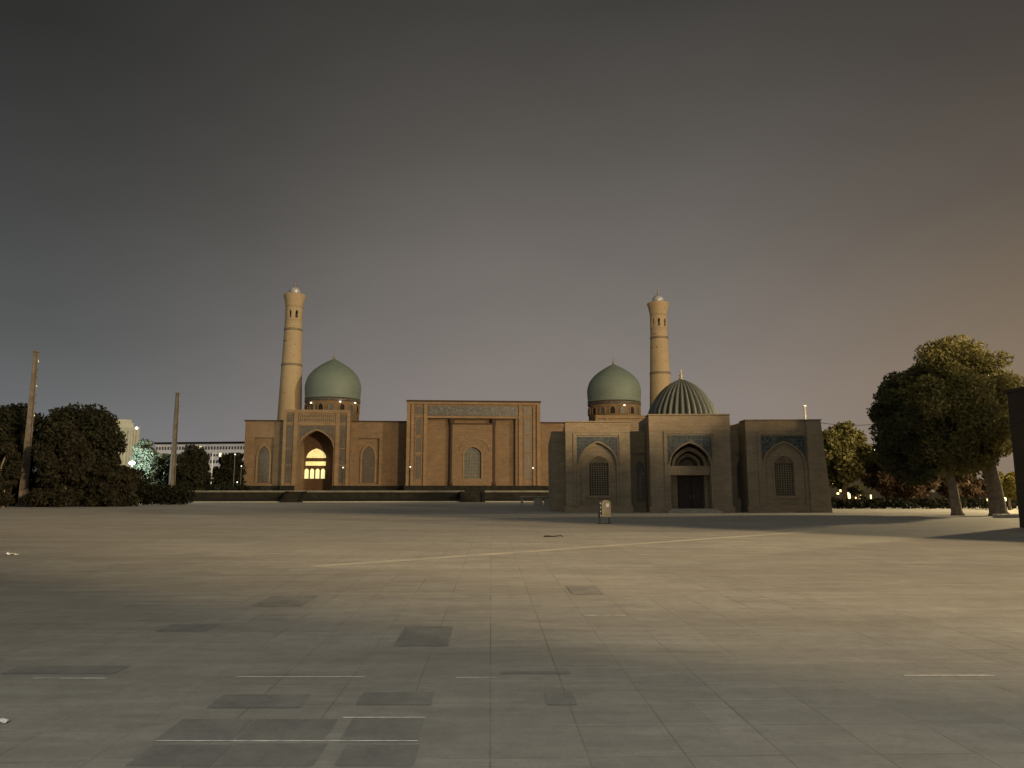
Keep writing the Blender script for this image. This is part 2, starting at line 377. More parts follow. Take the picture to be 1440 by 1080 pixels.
# pale strips painted across the square in place of a light beam
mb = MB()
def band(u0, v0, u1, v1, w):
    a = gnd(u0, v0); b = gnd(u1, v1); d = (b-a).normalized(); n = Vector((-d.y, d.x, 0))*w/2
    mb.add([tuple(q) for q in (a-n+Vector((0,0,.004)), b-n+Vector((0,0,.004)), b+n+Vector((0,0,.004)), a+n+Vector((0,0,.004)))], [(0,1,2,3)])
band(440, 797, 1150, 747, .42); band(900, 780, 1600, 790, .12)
M['beam_paint'] = simple('painted_light_beam', (.4, .385, .33), .8, .2, .8)
tag(mb.build('light_beam_strip', M['beam_paint']), kind='structure')

# terrace under the mosque
MF = Frame(*[*at(665, 691, 150)[:2], R(4.5)])
TY = -33.0                                      # terrace edge in mosque axes
TZ = 1.58
M['terrace'] = simple('terrace_paving', (.16, .15, .12), .85, .3, .2)
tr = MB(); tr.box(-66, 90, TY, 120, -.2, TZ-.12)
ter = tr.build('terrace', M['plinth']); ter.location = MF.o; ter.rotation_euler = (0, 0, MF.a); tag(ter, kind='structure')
tp = MB(); tp.box(-66.15, 90, TY-.15, 120, TZ-.12+.002, TZ)
o = tp.build('terrace_paving', M['terrace']); o.location = MF.o; o.rotation_euler = (0, 0, MF.a); tag(o, kind='structure')
M['kerbstone'] = simple('grey_kerb', (.2, .19, .16), .85, .3, .4)
kb = MB()
for a, b in ((-66.2, -2.2), (1.0, 24)): kb.box(a, b, TY-.3, TY+.3, TZ+.003, TZ+.13)
o = kb.build('terrace_kerb', M['kerbstone']); o.location = MF.o; o.rotation_euler = (0, 0, MF.a); tag(o, kind='structure')
# kerb where the square ends
kk = MB(); kk.box(-48, 30, TY-3.4, TY-3.05, 0, .14)
o = kk.build('kerb', M['stone']); o.location = MF.o; o.rotation_euler = (0, 0, MF.a); tag(o, kind='structure')
M['bedsoil'] = simple('dark_lawn', (.012, .013, .008), .95, .4, 2)
bd = MB(); bd.add([(-48, TY-3.05, .1), (24, TY-3.05, .1), (24, TY-.02, .5), (-48, TY-.02, .5)], [(0,1,2,3)])
o = bd.build('lawn', M['bedsoil']); o.location = MF.o; o.rotation_euler = (0, 0, MF.a); tag(o, kind='structure')
for (u0, u1, lab) in ((650, 679, 'low dark stone steps climbing to the mosque terrace below the tall central portal'), (407, 432, 'low dark stone steps climbing to the terrace in front of the lit doorway')):
    x0, x1 = MF.x(u0, TY), MF.x(u1, TY)
    t = thing('steps', lab, 'steps', MF.o, MF.a, 'steps up to the terrace')
    s_ = MB(); n = 11
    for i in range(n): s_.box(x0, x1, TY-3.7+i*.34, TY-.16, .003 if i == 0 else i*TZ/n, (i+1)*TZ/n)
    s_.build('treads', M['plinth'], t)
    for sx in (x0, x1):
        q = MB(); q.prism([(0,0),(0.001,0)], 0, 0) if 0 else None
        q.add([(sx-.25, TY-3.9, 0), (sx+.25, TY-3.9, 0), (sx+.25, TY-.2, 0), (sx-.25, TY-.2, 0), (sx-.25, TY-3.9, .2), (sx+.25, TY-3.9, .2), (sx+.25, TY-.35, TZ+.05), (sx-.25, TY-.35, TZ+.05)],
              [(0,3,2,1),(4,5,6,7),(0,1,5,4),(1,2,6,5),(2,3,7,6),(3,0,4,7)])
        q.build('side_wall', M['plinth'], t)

# ------------------------------------------------------------------ mosque
PZ = MF.z(683, 0, 640)                          # top of the plinth
mosque = thing('mosque', 'long brick mosque with two smooth green domes and a lit arched doorway', 'mosque', MF.o, MF.a)
X = lambda u, off=0, v=640: MF.x(u, off, v)
Z = lambda v, off=0, u=640: MF.z(v, off, u)
def build_mosque():
    # --- walls: wings
    WT = Z(594.5, 3)                            # wing top
    xl, xr = X(343, 3), X(1080, 3)
    w = MB()
    def niche_wall(x0, x1, u0, u1, vt, vb, y=3.0):
        a, b = X(u0, y), X(u1, y); arch = (a, b, Z(vb, y), Z(vt, y))
        return arch
    # left wing, with rectangular recess
    segs = [(343, 398, 357, 384), (491, 572, 503, 533)]
    for (ua, ub, na, nb) in segs:
        x0, x1, a, b = X(ua, 3), X(ub, 3)+(.8 if ub > 500 else .8), X(na, 3), X(nb, 3); zt = Z(617, 3)
        w.box(x0, a, 3, 4, TZ, WT); w.box(b, x1, 3, 4, TZ, WT); w.box(a, b, 3, 4, zt, WT); w.box(a, b, 3, 4, TZ, PZ+.3)
        w.box(a-.001, b+.001, 3.55, 4, PZ+.3, zt)
    w.box(X(759, 3)-.8, X(838, 3)+.8, 3, 4, TZ, WT); w.box(X(926, 3), xr, 3, 4, TZ, WT)
    w.box(xl, X(410, 4), 4.003, 45, TZ, WT-.25); w.box(X(480, 4), X(850, 4), 4.003, 45, TZ, WT-.25); w.box(X(916, 4), xr, 4.003, 45, TZ, WT-.25); w.box(X(410, 4)+.002, X(480, 4)-.002, 8.1, 44.9, TZ, WT-.26); w.box(X(850, 4)+.002, X(916, 4)-.002, 8.1, 44.9, TZ, WT-.26)
    w.box(xl+.003, xl+.8, 4.003, 44.9, WT-.25, WT)
    w.build('wall', M['mbrick'], mosque)
    for a, b in ((xl-.2, X(398, 3)), (X(491, 3), X(571, 3)), (X(760, 3), X(838, 3))):
        c = MB(); c.box(a, b, 2.8, 4.2, WT+.002, WT+.28); c.build('cornice', M['mbrick_red'], mosque)
    for (ua, ub, na, nb) in segs:
        a, b = X(na, 3), X(nb, 3); zt = Z(617, 3); ww = b-a
        p = MB(); arch_panel(p, a+ww*.2, b-ww*.2, PZ+.6, PZ+(zt-PZ)*.62, PZ+(zt-PZ)*.84, 3.44, 3.549)
        f = p.build('blind_window', M['blind'], mosque)
        q = MB(); arch_band(q, a+ww*.2, b-ww*.2, PZ+.6, PZ+(zt-PZ)*.62, PZ+(zt-PZ)*.84, .35, 3.3, 3.548); q.build('frame', M['mbrick_pale'], f)
    # niche in the far right wing seen beside the central portal: narrow pilaster strips
    # --- side portals
    def side_portal(u0, u1, vt, lit):
        Y0 = 1.0; x0, x1, zt = X(u0, Y0), X(u1, Y0), Z(vt, Y0, (u0+u1)/2); wd = x1-x0
        fx = lambda t: x0+wd*t
        zh = zt-PZ; fz = lambda v: PZ+zh*v
        m = MB()
        a0, a1 = fx(.225), fx(.735)
        a0, a1 = fx(.24), fx(.76)
        arch_wall(m, x0, x1, TZ, zt, a0, a1, fz(.5), fz(.73), Y0, 2.5)
        m.box(x0+.002, a0, 2.503, 8, TZ, zt-.002); m.box(a1, x1-.002, 2.503, 8, TZ, zt-.002)
        m.box(a0, a1, 7.2, 8, TZ, zt-.002); m.box(a0, a1, 2.503, 7.19, fz(.78), zt-.002)
        po = m.build('portal', M['mbrick'], mosque)
        # raised frame ribs
        r = MB()
        for t0, t1 in ((0, .045), (.155, .215), (.785, .845), (.955, 1)): r.box(fx(t0)-.003, fx(t1)+.003, Y0-.22, Y0-.003, PZ, fz(.985))
        r.box(fx(.0)-.003, fx(1)+.003, Y0-.26, Y0-.002, fz(.965), zt+.12)
        r.box(fx(.215), fx(.785), Y0-.18, Y0-.004, fz(.8), fz(.835))
        r.build('frame', M['mbrick_pale'], po)
        s = MB(); ap = arch_pts(a0+.05, a1-.05, fz(.5), fz(.73)); 
        s.strip([(x, z+.12) for x, z in ap], [(x, fz(.79)) for x, z in ap], Y0-.06, Y0-.002); s.build('spandrel', M['tile_far'], po)
        ab = MB(); arch_band(ab, a0, a1, fz(.5), fz(.5), fz(.73), .22, Y0-.12, Y0-.061); ab.build('arch_moulding', M['mbrick_pale'], po)
        # brick fret frieze
        f = MB(); n = 17; fa, fb = fx(.235), fx(.765)
        for i in range(n+1):
            xx = fa+(fb-fa)*i/n; f.box(xx-.1, xx+.1, Y0-.1, Y0-.003, fz(.85), fz(.94))
        f.box(fa-.12, fb+.12, Y0-.1-.003, Y0-.004, fz(.94)+.002, fz(.955)); f.box(fa-.12, fb+.12, Y0-.103, Y0-.004, fz(.838), fz(.85)-.002); f.box(fa-.1, fb+.1, Y0-.098, Y0-.004, fz(.89), fz(.9)+.06)
        f.build('frieze', M['mbrick_pale'], po)
        fb_ = MB(); fb_.box(fa, fb, Y0-.02, Y0-.0035, fz(.85), fz(.94)); fb_.build('frieze_ground', M['tile_far'], po)
        for t0, t1 in ((.055, .145), (.855, .945)):
            for k, (z0, z1) in enumerate(((.04, .26), (.28, .48), (.5, .8), (.84, .94))):
                p = MB(); p.box(fx(t0), fx(t1), Y0-.06, Y0-.003, fz(z0), fz(z1)); p.build('tile_panel', M['tile_far'], po)
        if lit:                                   # glazed screen at the back of the arch
            yb = 7.18; d = MB(); cz = lambda v: MF.z(v, yb, 444); cx = lambda u: MF.x(u, yb, 655)
            d.box(a0, a1, yb-.1, yb, TZ, fz(.76)); d.build('screen', M['screen'], po)
            g = MB(); xs = (cx(430.8), cx(458.4)); arch_panel(g, xs[0], xs[1], cz(644), cz(643.2), cz(630.8), yb-.16, yb-.102); g.build('lit_window', M['lit_pat'], po)
            g = MB(); g.box(cx(430), cx(458), yb-.16, yb-.102, cz(654.8), cz(649)); g.build('lit_window', M['lit_pat'], po)
            for k in range(4):
                a = 429+7.62*k; g = MB(); arch_panel(g, cx(a), cx(a+5.5), cz(673), cz(662), cz(659), yb-.16, yb-.102); g.build('lit_window', M['lit'], po)
            l = bpy.data.lights.new('doorway_glow', 'POINT'); l.energy = 45; l.color = (1, .78, .45); l.shadow_soft_size = .8
            lo = bpy.data.objects.new('doorway_glow', l); COL.objects.link(lo); lo.parent = po; lo.location = ((a0+a1)/2, yb-1.5, fz(.3))
        else:
            d = MB(); d.box(a0, a1, 7.08, 7.18, TZ, fz(.76)); d.build('screen', M['door'], po)
    side_portal(397, 491, 577, True); side_portal(838, 926, 585, False)
    # --- central portal
    Y0 = -1.5; x0, x1, zt = X(571, Y0), X(760, Y0), Z(565.5, Y0, 665)
    CX = lambda u, y=Y0: MF.x(u, y, 630); CZ = lambda v, y=Y0: MF.z(v, y, 665)
    m = MB()
    m.box(x0, CX(601), Y0, 12, TZ, zt); m.box(CX(725), x1, Y0, 12, TZ, zt)
    m.box(CX(601), CX(725), Y0, 12, CZ(586.5), zt)
    # inner field, set back, with arched recess in the middle
    yb = Y0+1.1; ia, ib = CX(636, yb), CX(692, yb)
    m.box(CX(601), ia, yb, 11.9, TZ, CZ(586.5)); m.box(ib, CX(725), yb, 11.9, TZ, CZ(586.5))
    yc = yb-.95; wa, wb = CX(653, yc), CX(677, yc)
    arch_wall(m, ia, ib, TZ, CZ(596, yc), wa, wb, CZ(638, yc), CZ(628.5, yc), yc, yc+1.0, CZ(673, yc))
    m.box(ia+.003, ib-.003, yb+.2, 11.9, CZ(596, yc)+.003, CZ(586.5)-.003); m.box(ia+.003, ib-.003, yc+1.003, 11.9, TZ, CZ(596, yc))
    po = m.build('portal', M['mbrick'], mosque)
    r = MB()
    r.box(x0-.15, x1+.15, Y0-.3, Y0+.6, zt+.002, zt+.3)
    r.build('cornice', M['mbrick_red'], po)
    r = MB()
    for ua, ub, va in ((571.5, 576, 571), (577.5, 581.5, 571), (595.5, 600, 571), (729.5, 734, 571), (749.5, 752, 573), (755, 759.5, 571)):
        r.box(CX(ua), CX(ub), Y0-.3, Y0-.003, PZ, CZ(va-2))
    r.box(x0+.05, x1-.05, Y0-.28, Y0-.002, CZ(568.8), zt-.05)
    r.box(CX(600.2), CX(729.3), Y0-.26, Y0-.004, CZ(588.4), CZ(585.5)); 
    r.build('frame', M['mbrick_pale'], po)
    s = MB(); s.box(CX(601.5), CX(728.5), Y0-.12, Y0-.003, CZ(584.6), CZ(571.5)); s.build('inscription_band', M['script'], po)
    for ua, ub in ((583, 594), (736.5, 748)):
        for va, vb in ((572, 583), (586, 612), (614, 636), (638, 673)):
            s = MB(); s.box(CX(ua), CX(ub), Y0-.06, Y0-.003, CZ(vb), CZ(va)); pn = s.build('tile_panel', M['tile_far'], po)
            if va > 580:
                q = MB(); q.box(CX(ua)-.12, CX(ub)+.12, Y0-.16, Y0-.061, CZ(va)-.12, CZ(va)+.1)
                arch_band(q, CX(ua)+.2, CX(ub)-.2, CZ(vb), CZ(va+6), CZ(va+1.8), .14, Y0-.12, Y0-.0615)
                o_ = q.build('niche_moulding', M['mbrick_pale'], po)
    # slim carved columns on both sides of the middle field and the recess edges
    for u in (634.6, 693.5):
        xx = CX(u, yb); s = MB(); s.lathe([(.5, PZ), (.5, PZ+.6), (.4, PZ+.9), (.36, CZ(600)), (.5, CZ(594)), (.6, CZ(589))], xx, yb-.6, 12)
        s.build('column', M['mbrick_red'], po, True)
    s = MB(); s.box(ia-.1, ib+.1, yc-.3, yc-.003, CZ(596.6), CZ(595.2)); s.build('lintel', M['mbrick_red'], po)
    s = MB(); arch_band(s, CX(648, yc), CX(687, yc), CZ(634, yc), CZ(630, yc), CZ(616.5, yc), .22, yc-.16, yc-.003); s.build('arch_moulding', M['mbrick_pale'], po)
    s = MB(); arch_band(s, wa, wb, CZ(673, yc), CZ(638, yc), CZ(628.5, yc), .3, yc-.1, yc-.002); s.build('window_frame', M['mbrick_pale'], po)
    s = MB(); arch_panel(s, wa, wb, CZ(673, yc), CZ(638, yc), CZ(628.5, yc), yc+.55, yc+.62); s.build('window_grille', M['grille'], po)
    s = MB()
    for i in range(1, 6): xx = wa+(wb-wa)*i/6; s.box(xx-.05, xx+.05, yc+.45, yc+.53, CZ(673, yc), CZ(636, yc))
    for i in range(1, 9): zz = CZ(673, yc)+(CZ(632, yc)-CZ(673, yc))*i/9; s.box(wa, wb, yc+.47, yc+.52, zz-.05, zz+.05)
    s.build('window_bars', M['lattice'], po)
    # --- plinth
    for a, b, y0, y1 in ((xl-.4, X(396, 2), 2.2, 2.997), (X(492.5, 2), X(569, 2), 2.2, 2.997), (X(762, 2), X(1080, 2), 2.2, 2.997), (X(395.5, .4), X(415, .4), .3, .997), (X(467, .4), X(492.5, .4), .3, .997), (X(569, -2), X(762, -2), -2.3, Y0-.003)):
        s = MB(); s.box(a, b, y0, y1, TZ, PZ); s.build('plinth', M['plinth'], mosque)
    # --- domes
    def dome(uc, R_, vbase, vpeak, vdrum, Yd, lampu):
        cx = MF.x(uc, Yd, 560); zb = MF.z(vbase, Yd, uc); zp = MF.z(vpeak, Yd, uc); rr = R_*(MF.p(uc+10, 560, Yd)[0]-MF.p(uc, 560, Yd)[0])/10
        prof = [(.965, -.02), (.985, 0), (.985, .04), (.972, .05), (.985, .15), (1, .38), (.99, .5), (.955, .64), (.9, .78), (.81, .9), (.7, 1.02), (.56, 1.13), (.42, 1.225), (.28, 1.31), (.16, 1.375), (.06, 1.43), (.015, 1.46)]
        k = (zp-zb)/1.46
        d = MB(); d.lathe([(r*rr, zb+z*k) for r, z in prof], cx, Yd, 72); do = d.build('dome', M['dome'], mosque, True)
        f = MB(); f.lathe([(.12, zp-.2), (.12, zp), (.3, zp+.2), (.3, zp+.35), (.08, zp+.5), (.2, zp+.68), (.06, zp+.85), (.03, zp+1.5)], cx, Yd, 12); f.build('finial', M['gold'], do, True)
        z0 = WT-.5
        d = MB(); d.lathe([(rr*.95, z0), (rr*.95, zb-1.0), (rr*.97, zb-.9), (rr*.97, zb-.35), (rr*.99, zb-.3), (rr*.99, zb-.15-.02*rr)], cx, Yd, 64); dr = d.build('drum', M['mbrick_pale'], mosque, True)
        b = MB(); b.lathe([(rr*.975, zb-.88), (rr*.985, zb-.86), (rr*.985, zb-.4), (rr*.975, zb-.37)], cx, Yd, 64); b.build('tile_band', M['script'], dr, True)
        for i in range(16):
            a = 2*PI*(i+.3)/16; ca, sa = math.cos(a), math.sin(a)
            w_ = MB(); arch_panel(w_, -.55, .55, 0, .9, 1.7, -.06, .1); fr = MB(); arch_band(fr, -.55, .55, 0, .9, 1.7, .2, -.16, .1)
            for q, nm, mt in ((w_, 'drum_window', M['dark'] if i % 2 else M['grille']), (fr, 'window_frame', M['mbrick_pale'])):
                # +y faces inward
                q.v = [(cx+(rr*.95-y)*ca-x*sa, Yd+(rr*.95-y)*sa+x*ca, zb-3.2+z) for x, y, z in q.v]; q.build(nm, mt, dr)
        sk = MB(); sk.lathe([(rr*1.4, WT-.3), (rr*1.4, WT+.1), (rr*.97, WT+1.6), (rr*.94, WT+1.6)], cx, Yd, 8, a0=PI/8); sk.build('roof', M['roof'], mosque)
        for u, v in lampu:                        # small floodlights on the roof at the foot of the dome
            xx = MF.x(u, Yd-rr, v); a = math.acos(max(-1, min(1, (xx-cx)/(rr*1.02)))); yy = Yd-rr*1.03*math.sin(a)
            l = MB(); l.lathe([(.05, MF.z(v+1.2, yy, u)), (.2, MF.z(v+.7, yy, u)), (.2, MF.z(v-.2, yy, u)), (.05, MF.z(v-.6, yy, u))], xx, yy, 10); l.build('floodlight', M['lamp_small'], dr)
        return cx, zb, rr
    dome(468, 39.4, 562, 504, 590, 24, ((478, 564.5), (497, 566.3), (436, 566)))
    dome(863.5, 37.2, 566, 511.5, 590, 24, ((878, 569.5),))
    # small parapet finials on the wing roof
build_mosque()

# ------------------------------------------------------------------ minarets
def minaret(u_base, u, vtop, Y, label):
    p = at(u, 590, Y); t = thing('minaret', label, 'minaret', (p.x, Y, TZ), 0, 'pair of mosque minarets')
    k = Y/F; zz = lambda v: at(u, v, Y).z-TZ
    dv = vtop-414
    prof = [(17.6, 640), (16.6, 590), (15.6, 560), (14.9, 535), (14.2, 514)]
    vz = lambda v: zz(v+dv)
    pr = [(18.2*k, 0)]+[(r*k, vz(v)) for r, v in prof]+[(13.9*k, vz(510)), (12.9*k, vz(478)), (12.45*k, vz(466)), (12.25*k, vz(461)), (12.1*k, vz(450))]
    m = MB(); m.lathe(pr, 0, 0, 48); m.build('shaft', M['minaret'], t, True)
    for v in (464, 513.5):
        r = (12.6 if v < 500 else 14.45)*k
        b = MB(); b.lathe([(r-.1, vz(v+1.6)), (r+.03, vz(v+1.5)), (r+.03, vz(v-1.5)), (r-.1, vz(v-1.6))], 0, 0, 48); b.build('tile_band', M['minaret_band'], t, True)
    # lantern with arched openings
    z0, z1 = vz(450)+.002, vz(433); ro = 12.1*k; m = MB(); n = 96; zb, zs, zp = vz(448.5), vz(441), vz(437.5)
    ang = 2*PI/8
    def open_at(a):
        x = ((a+ang/2+.15) % ang-ang/2)/(ang*.2); return x if abs(x) < 1 else None
    for i in range(n):
        a0, a1 = 2*PI*i/n, 2*PI*(i+1)/n; am = (a0+a1)/2; o_ = open_at(am)
        cols = [(z0, z1)] if o_ is None else [(z0, zb), (zs+(zp-zs)*arch_h(o_), z1)]
        for lo, hi in cols:
            pts = []
            for r_ in (ro, ro-.4):
                for (a, z) in ((a0, lo), (a1, lo), (a1, hi), (a0, hi)): pts.append((r_*math.cos(a), r_*math.sin(a), z))
            m.add(pts, [(0,1,2,3), (7,6,5,4), (0,4,5,1), (3,2,6,7), (0,3,7,4), (1,5,6,2)])
    m.build('lantern', M['minaret'], t)
    c = MB(); c.lathe([(.7, z0), (.7, z1)], 0, 0, 16); c.build('core', M['minaret_band'], t)
    m = MB(); m.lathe([(12.1*k, z1+.002), (12.3*k, vz(430)), (13.2*k, vz(425)), (14.2*k, vz(420.5)), (14.9*k, vz(418.5)), (14.9*k, vz(418)), (15.6*k, vz(417)), (15.6*k, vz(415)), (15.2*k, vz(414.5))], 0, 0, 48)
    m.build('gallery', M['minaret'], t, True)
    m = MB(); m.lathe([(7.6*k, vz(414.4)), (7.8*k, vz(411.5)), (8*k, vz(411)), (7.9*k, vz(408)), (6.4*k, vz(405.5)), (3.6*k, vz(403.8)), (.6*k, vz(402.6))], 0, 0, 32)
    d = m.build('cupola', M['tip'], t, True)
    f = MB(); f.lathe([(.1, vz(403)), (.1, vz(401.5)), (.28, vz(400.6)), (.28, vz(399.9)), (.08, vz(399)), (.2, vz(398)), (.05, vz(397)), (.03, vz(394.5))], 0, 0, 10); f.build('finial', M['gold'], d, True)
    return t
minaret(0, 407, 414.5, 172, 'tall tapering brick minaret on the left, behind the wing with the lit doorway')
minaret(0, 930, 426, 180, 'tall tapering brick minaret rising behind the dark ribbed dome')

# ------------------------------------------------------------------ near building with the ribbed dome
NF = Frame(*[*at(970, 691, 57.5)[:2], R(-2)])
near = thing('brick_mausoleum', 'low old brick madrasa in shadow with three arched blocks and a ribbed dark green dome', 'building', NF.o, NF.a)
def build_near():
    NX = lambda u, y=0, v=650: NF.x(u, y, v); NZ = lambda v, y=0, u=970: NF.z(v, y, u)
    # main body
    yb = 2.6; bt = NZ(606, yb)
    xl, xr = NX(775.5, yb), NX(1158, yb)
    w = MB()
    nich = [(888.5, 912, 637, 705), (1030, 1049, 637, 700)]
    cuts = [NX(797, yb)+1]
    w.box(xl, xr, yb+.5, 22, 0, bt-.003)
    x = xl
    for ua, ub, vt, vb in nich:
        a, b = NX(ua, yb)+.12, NX(ub, yb)-.12
        w.box(x, a, yb, yb+.497, 0, bt); w.box(a, b, yb, yb+.497, NZ(vt, yb), bt); w.box(a, b, yb, yb+.497, 0, NZ(vb, yb)); x = b
    w.box(x, xr, yb, yb+.497, 0, bt)
    w.build('wall', M['nbrick'], near)
    for ua, ub, vt, vb in nich:
        a, b = NX(ua, yb)+.12, NX(ub, yb)-.12; z0, z1 = NZ(vb, yb), NZ(vt, yb)
        s = MB(); s.box(a, b, yb+.38, yb+.497, z0, z1); f = s.build('niche', M['tile_near'], near)
        q = MB(); arch_wall(q, a, b, z0, z1, a+.22, b-.22, z0+(z1-z0)*.66, z0+(z1-z0)*.82, yb+.15, yb+.37); q.build('niche_surround', M['nbrick'], f)
        q = MB(); arch_panel(q, a+.42, b-.42, z0+.25, z0+(z1-z0)*.45, z0+(z1-z0)*.58, yb+.3, yb+.375); q.build('niche_panel', M['lattice'], f)
    # blocks
    def block(u0, u1, vt, v0, spu, spv, arch, win):
        x0, x1 = NX(u0, v0), NX(u1, v0); zt = NZ(vt, v0); Zs = lambda v: NZ(v, v0); Xs = lambda u: NX(u, v0)
        m = MB(); a0, a1 = Xs(arch[0]), Xs(arch[1]); zs, zp = Zs(arch[2]), Zs(arch[3])
        arch_wall(m, x0, x1, 0, zt, a0, a1, zs, zp, v0, v0+.55)
        m.box(x0, x1, v0+.553, 6, 0, zt-.002) if win else None
        bo = m.build('block', M['nbrick'], near)
        p = MB(); p.box(x0-.02, x1+.02, v0-.03, v0-.002, Zs(spv[0]-6), zt-.06); p.build('parapet', M['nbrick_top'], bo)
        p = MB(); p.box(x0-.06, x1+.06, v0-.1, v0+1.6, zt+.002, zt+.1); p.build('coping', M['nbrick_top'], bo)
        s = MB(); ap = [q for q in arch_pts(Xs(spu[0]), Xs(spu[1]), zs, zp+.03)]
        s.strip([(x, z+.05) for x, z in ap], [(x, Zs(spv[0])) for x, z in ap], v0-.03, v0-.001); s.build('spandrel', M['tile_near'], bo)
        ab = MB(); arch_band(ab, a0, a1, zs, zs, zp, .1, v0-.09, v0-.031); ab.build('arch_moulding', M['nbrick_top'], bo)
        fr = MB(); fa, fb, ft = Xs(spu[0]), Xs(spu[1]), Zs(spv[0])
        fr.box(fa-.32, fa-.12, v0-.07, v0-.0315, .5, ft+.3); fr.box(fb+.12, fb+.32, v0-.07, v0-.0315, .5, ft+.3); fr.box(fa-.12, fb+.12, v0-.07, v0-.0315, ft+.12, ft+.3)
        fr.build('frame', M['nbrick'], bo)
        pl = MB(); pl.box(x0-.12, a0-.02, v0-.2, v0-.001-.09, 0, .45); pl.box(a1+.02, x1+.12, v0-.2, v0-.091, 0, .45)
        if win: pl.box(a0-.019, a1+.019, v0-.14, v0+.54, 0, Zs(710))
        pl.build('base', M['nbrick_top'], bo)
        if win:
            wa, wb = Xs(win[0]), Xs(win[1]); z0, z1, z2 = Zs(win[3]), Zs(win[2]+11), Zs(win[2]); yy = v0+.2
            m2 = MB(); inner = arch_pts(a0, a1, zs, zp)
            arch_wall(m2, a0+.002, a1-.002, Zs(710)+.002, zs, wa, wb, z1, z2, yy, yy+.34, z0)
            ap2 = arch_pts(a0+.002, a1-.002, zs, zp); m2.strip([(x, zs+.001) for x, z in ap2], ap2, yy, yy+.34)
            m2.build('back_wall', M['nbrick'], bo)
            pn = MB(); arch_panel(pn, wa, wb, z0, z1, z2, yy+.27, yy+.33); wo = pn.build('window', M['dim'], bo)
            la = MB(); h = z1-z0; nx = 8; st = (wb-wa)/nx; nz = int(h/st/.9)
            for i in range(nx+1):
                xx = wa+st*i; tt = abs(-1+2*i/nx); la.box(xx-.028, xx+.028, yy+.16, yy+.24, z0, z1+(z2-z1)*arch_h(tt))
            for j in range(nz+1):
                zz = z0+h*j/nz; la.box(wa, wb, yy+.17, yy+.235, zz-.026, zz+.026)
            # diagonals
            for j in range(-nx, nz):
                pass
            for j in range(1, 3):
                zz = z1+(z2-z1)*j/3.3; c_ = math.sqrt(max(0, 1-(j/3.3)**2)); mid = (wa+wb)/2; la.box(mid-(wb-wa)/2*c_*.9, mid+(wb-wa)/2*c_*.9, yy+.17, yy+.235, zz-.026, zz+.026)
            la.build('lattice', M['lattice'], wo)
            wf = MB(); arch_band(wf, wa, wb, z0-.05, z1, z2, .12, yy-.06, yy-.002); wf.box(wa-.2, wb+.2, yy-.12, yy-.001, z0-.18, z0-.052); wf.build('window_frame', M['nbrick_top'], wo)
        return bo, a0, a1, zs, zp, x0, x1, zt
    block(795.5, 886.5, 593.5, .7, (812, 869), (614, 652), (815, 867, 651, 622), (828.5, 856, 641, 697))
    block(1050.5, 1157, 592, .4, (1072, 1134), (613, 652), (1075, 1131, 651, 623), (1089.5, 1117, 641, 697))
    bo, a0, a1, zs, zp, x0, x1, zt = block(914, 1028, 584, 0, (940, 1001.5), (612, 650), (942.5, 999.5, 652, 623), None)
    # deep entrance bay of the middle block
    m = MB(); m.box(x0, a0-.001, .553, 6, 0, zt-.002); m.box(a1+.001, x1, .553, 6, 0, zt-.002); m.box(a0, a1, .553, 6, NZ(615), zt-.002); m.box(a0, a1, 2.6, 6, 0, NZ(615)); m.build('bay_wall', M['nbrick'], bo)
    m = MB(); m.box(a0, a1, .5, 2.597, NZ(668), NZ(655)); m.build('lintel', M['nbrick_top'], bo)
    m = MB(); m.box(a0, NX(952, 1.2), 1.3, 2.597, .003, NZ(668)); m.box(NX(990, 1.2), a1, 1.3, 2.597, .003, NZ(668)); m.build('jamb', M['nbrick'], bo)
    m = MB(); dx0, dx1 = NX(952, 1.9), NX(990, 1.9); mid = (dx0+dx1)/2; zd = NZ(668)-.004
    for a, b in ((dx0, mid-.02), (mid+.02, dx1)):
        dd = MB(); dd.box(a, b, 1.9, 2.0, .05, zd)
        for i in range(3): dd.box(a+.12, b-.12, 1.86, 1.899, .25+i*.95, 1.05+i*.95)
        do = dd.build('door', M['door'], bo); h = MB(); xx = b-.12 if a == dx0 else a+.12; h.tube([(xx, 1.82, 1.0), (xx, 1.8, 1.15), (xx, 1.82, 1.3)], .025, 6); h.build('handle', M['steel'], do)
    m = MB(); arch_band(m, NX(957, .9), NX(984, .9), NZ(655)+.01, NZ(652), NZ(641), .22, 1.7, 2.59); arch_band(m, NX(950, .9), NX(991, .9), NZ(655)+.01, NZ(652), NZ(633), .25, 1.1, 1.695)
    m.build('muqarnas', M['nbrick_top'], bo)
    m = MB(); arch_panel(m, NX(962, .9), NX(980, .9), NZ(655)+.01, NZ(652), NZ(645), 2.45, 2.58); m.build('fanlight', M['lattice'], bo)
    # right return: lighter corner buttress
    m = MB(); m.prism([(NX(1137, .1), 0), (NX(1166.5, .1), 0), (NX(1157.5, .1), NZ(592.5)), (NX(1137, .1), NZ(592.5))], .1, .395); m.build('buttress', M['nbrick'], near)
    m = MB(); m.prism([(NX(1157.2, .4), 0), (NX(1166.5, .1), 0), (NX(1157.6, .1), NZ(592.5)), (NX(1157.2, .4), NZ(592.5))], .4, 21.8); m.build('side_wall', M['nbrick'], near)
    # front step
    m = MB(); m.box(NX(934), NX(1008), -1.2, -.21, .0, .16); m.box(NX(938), NX(1004), -.8, .5, .162, .3); m.build('step', M['stone'], near)
    # dome
    Yd = 9.5; uc = 958.5; cx = NF.x(uc, Yd, 560); k = (NF.x(uc+10, Yd, 560)-NF.x(uc, Yd, 560))/10
    zz = lambda v: NF.z(v, Yd, uc)
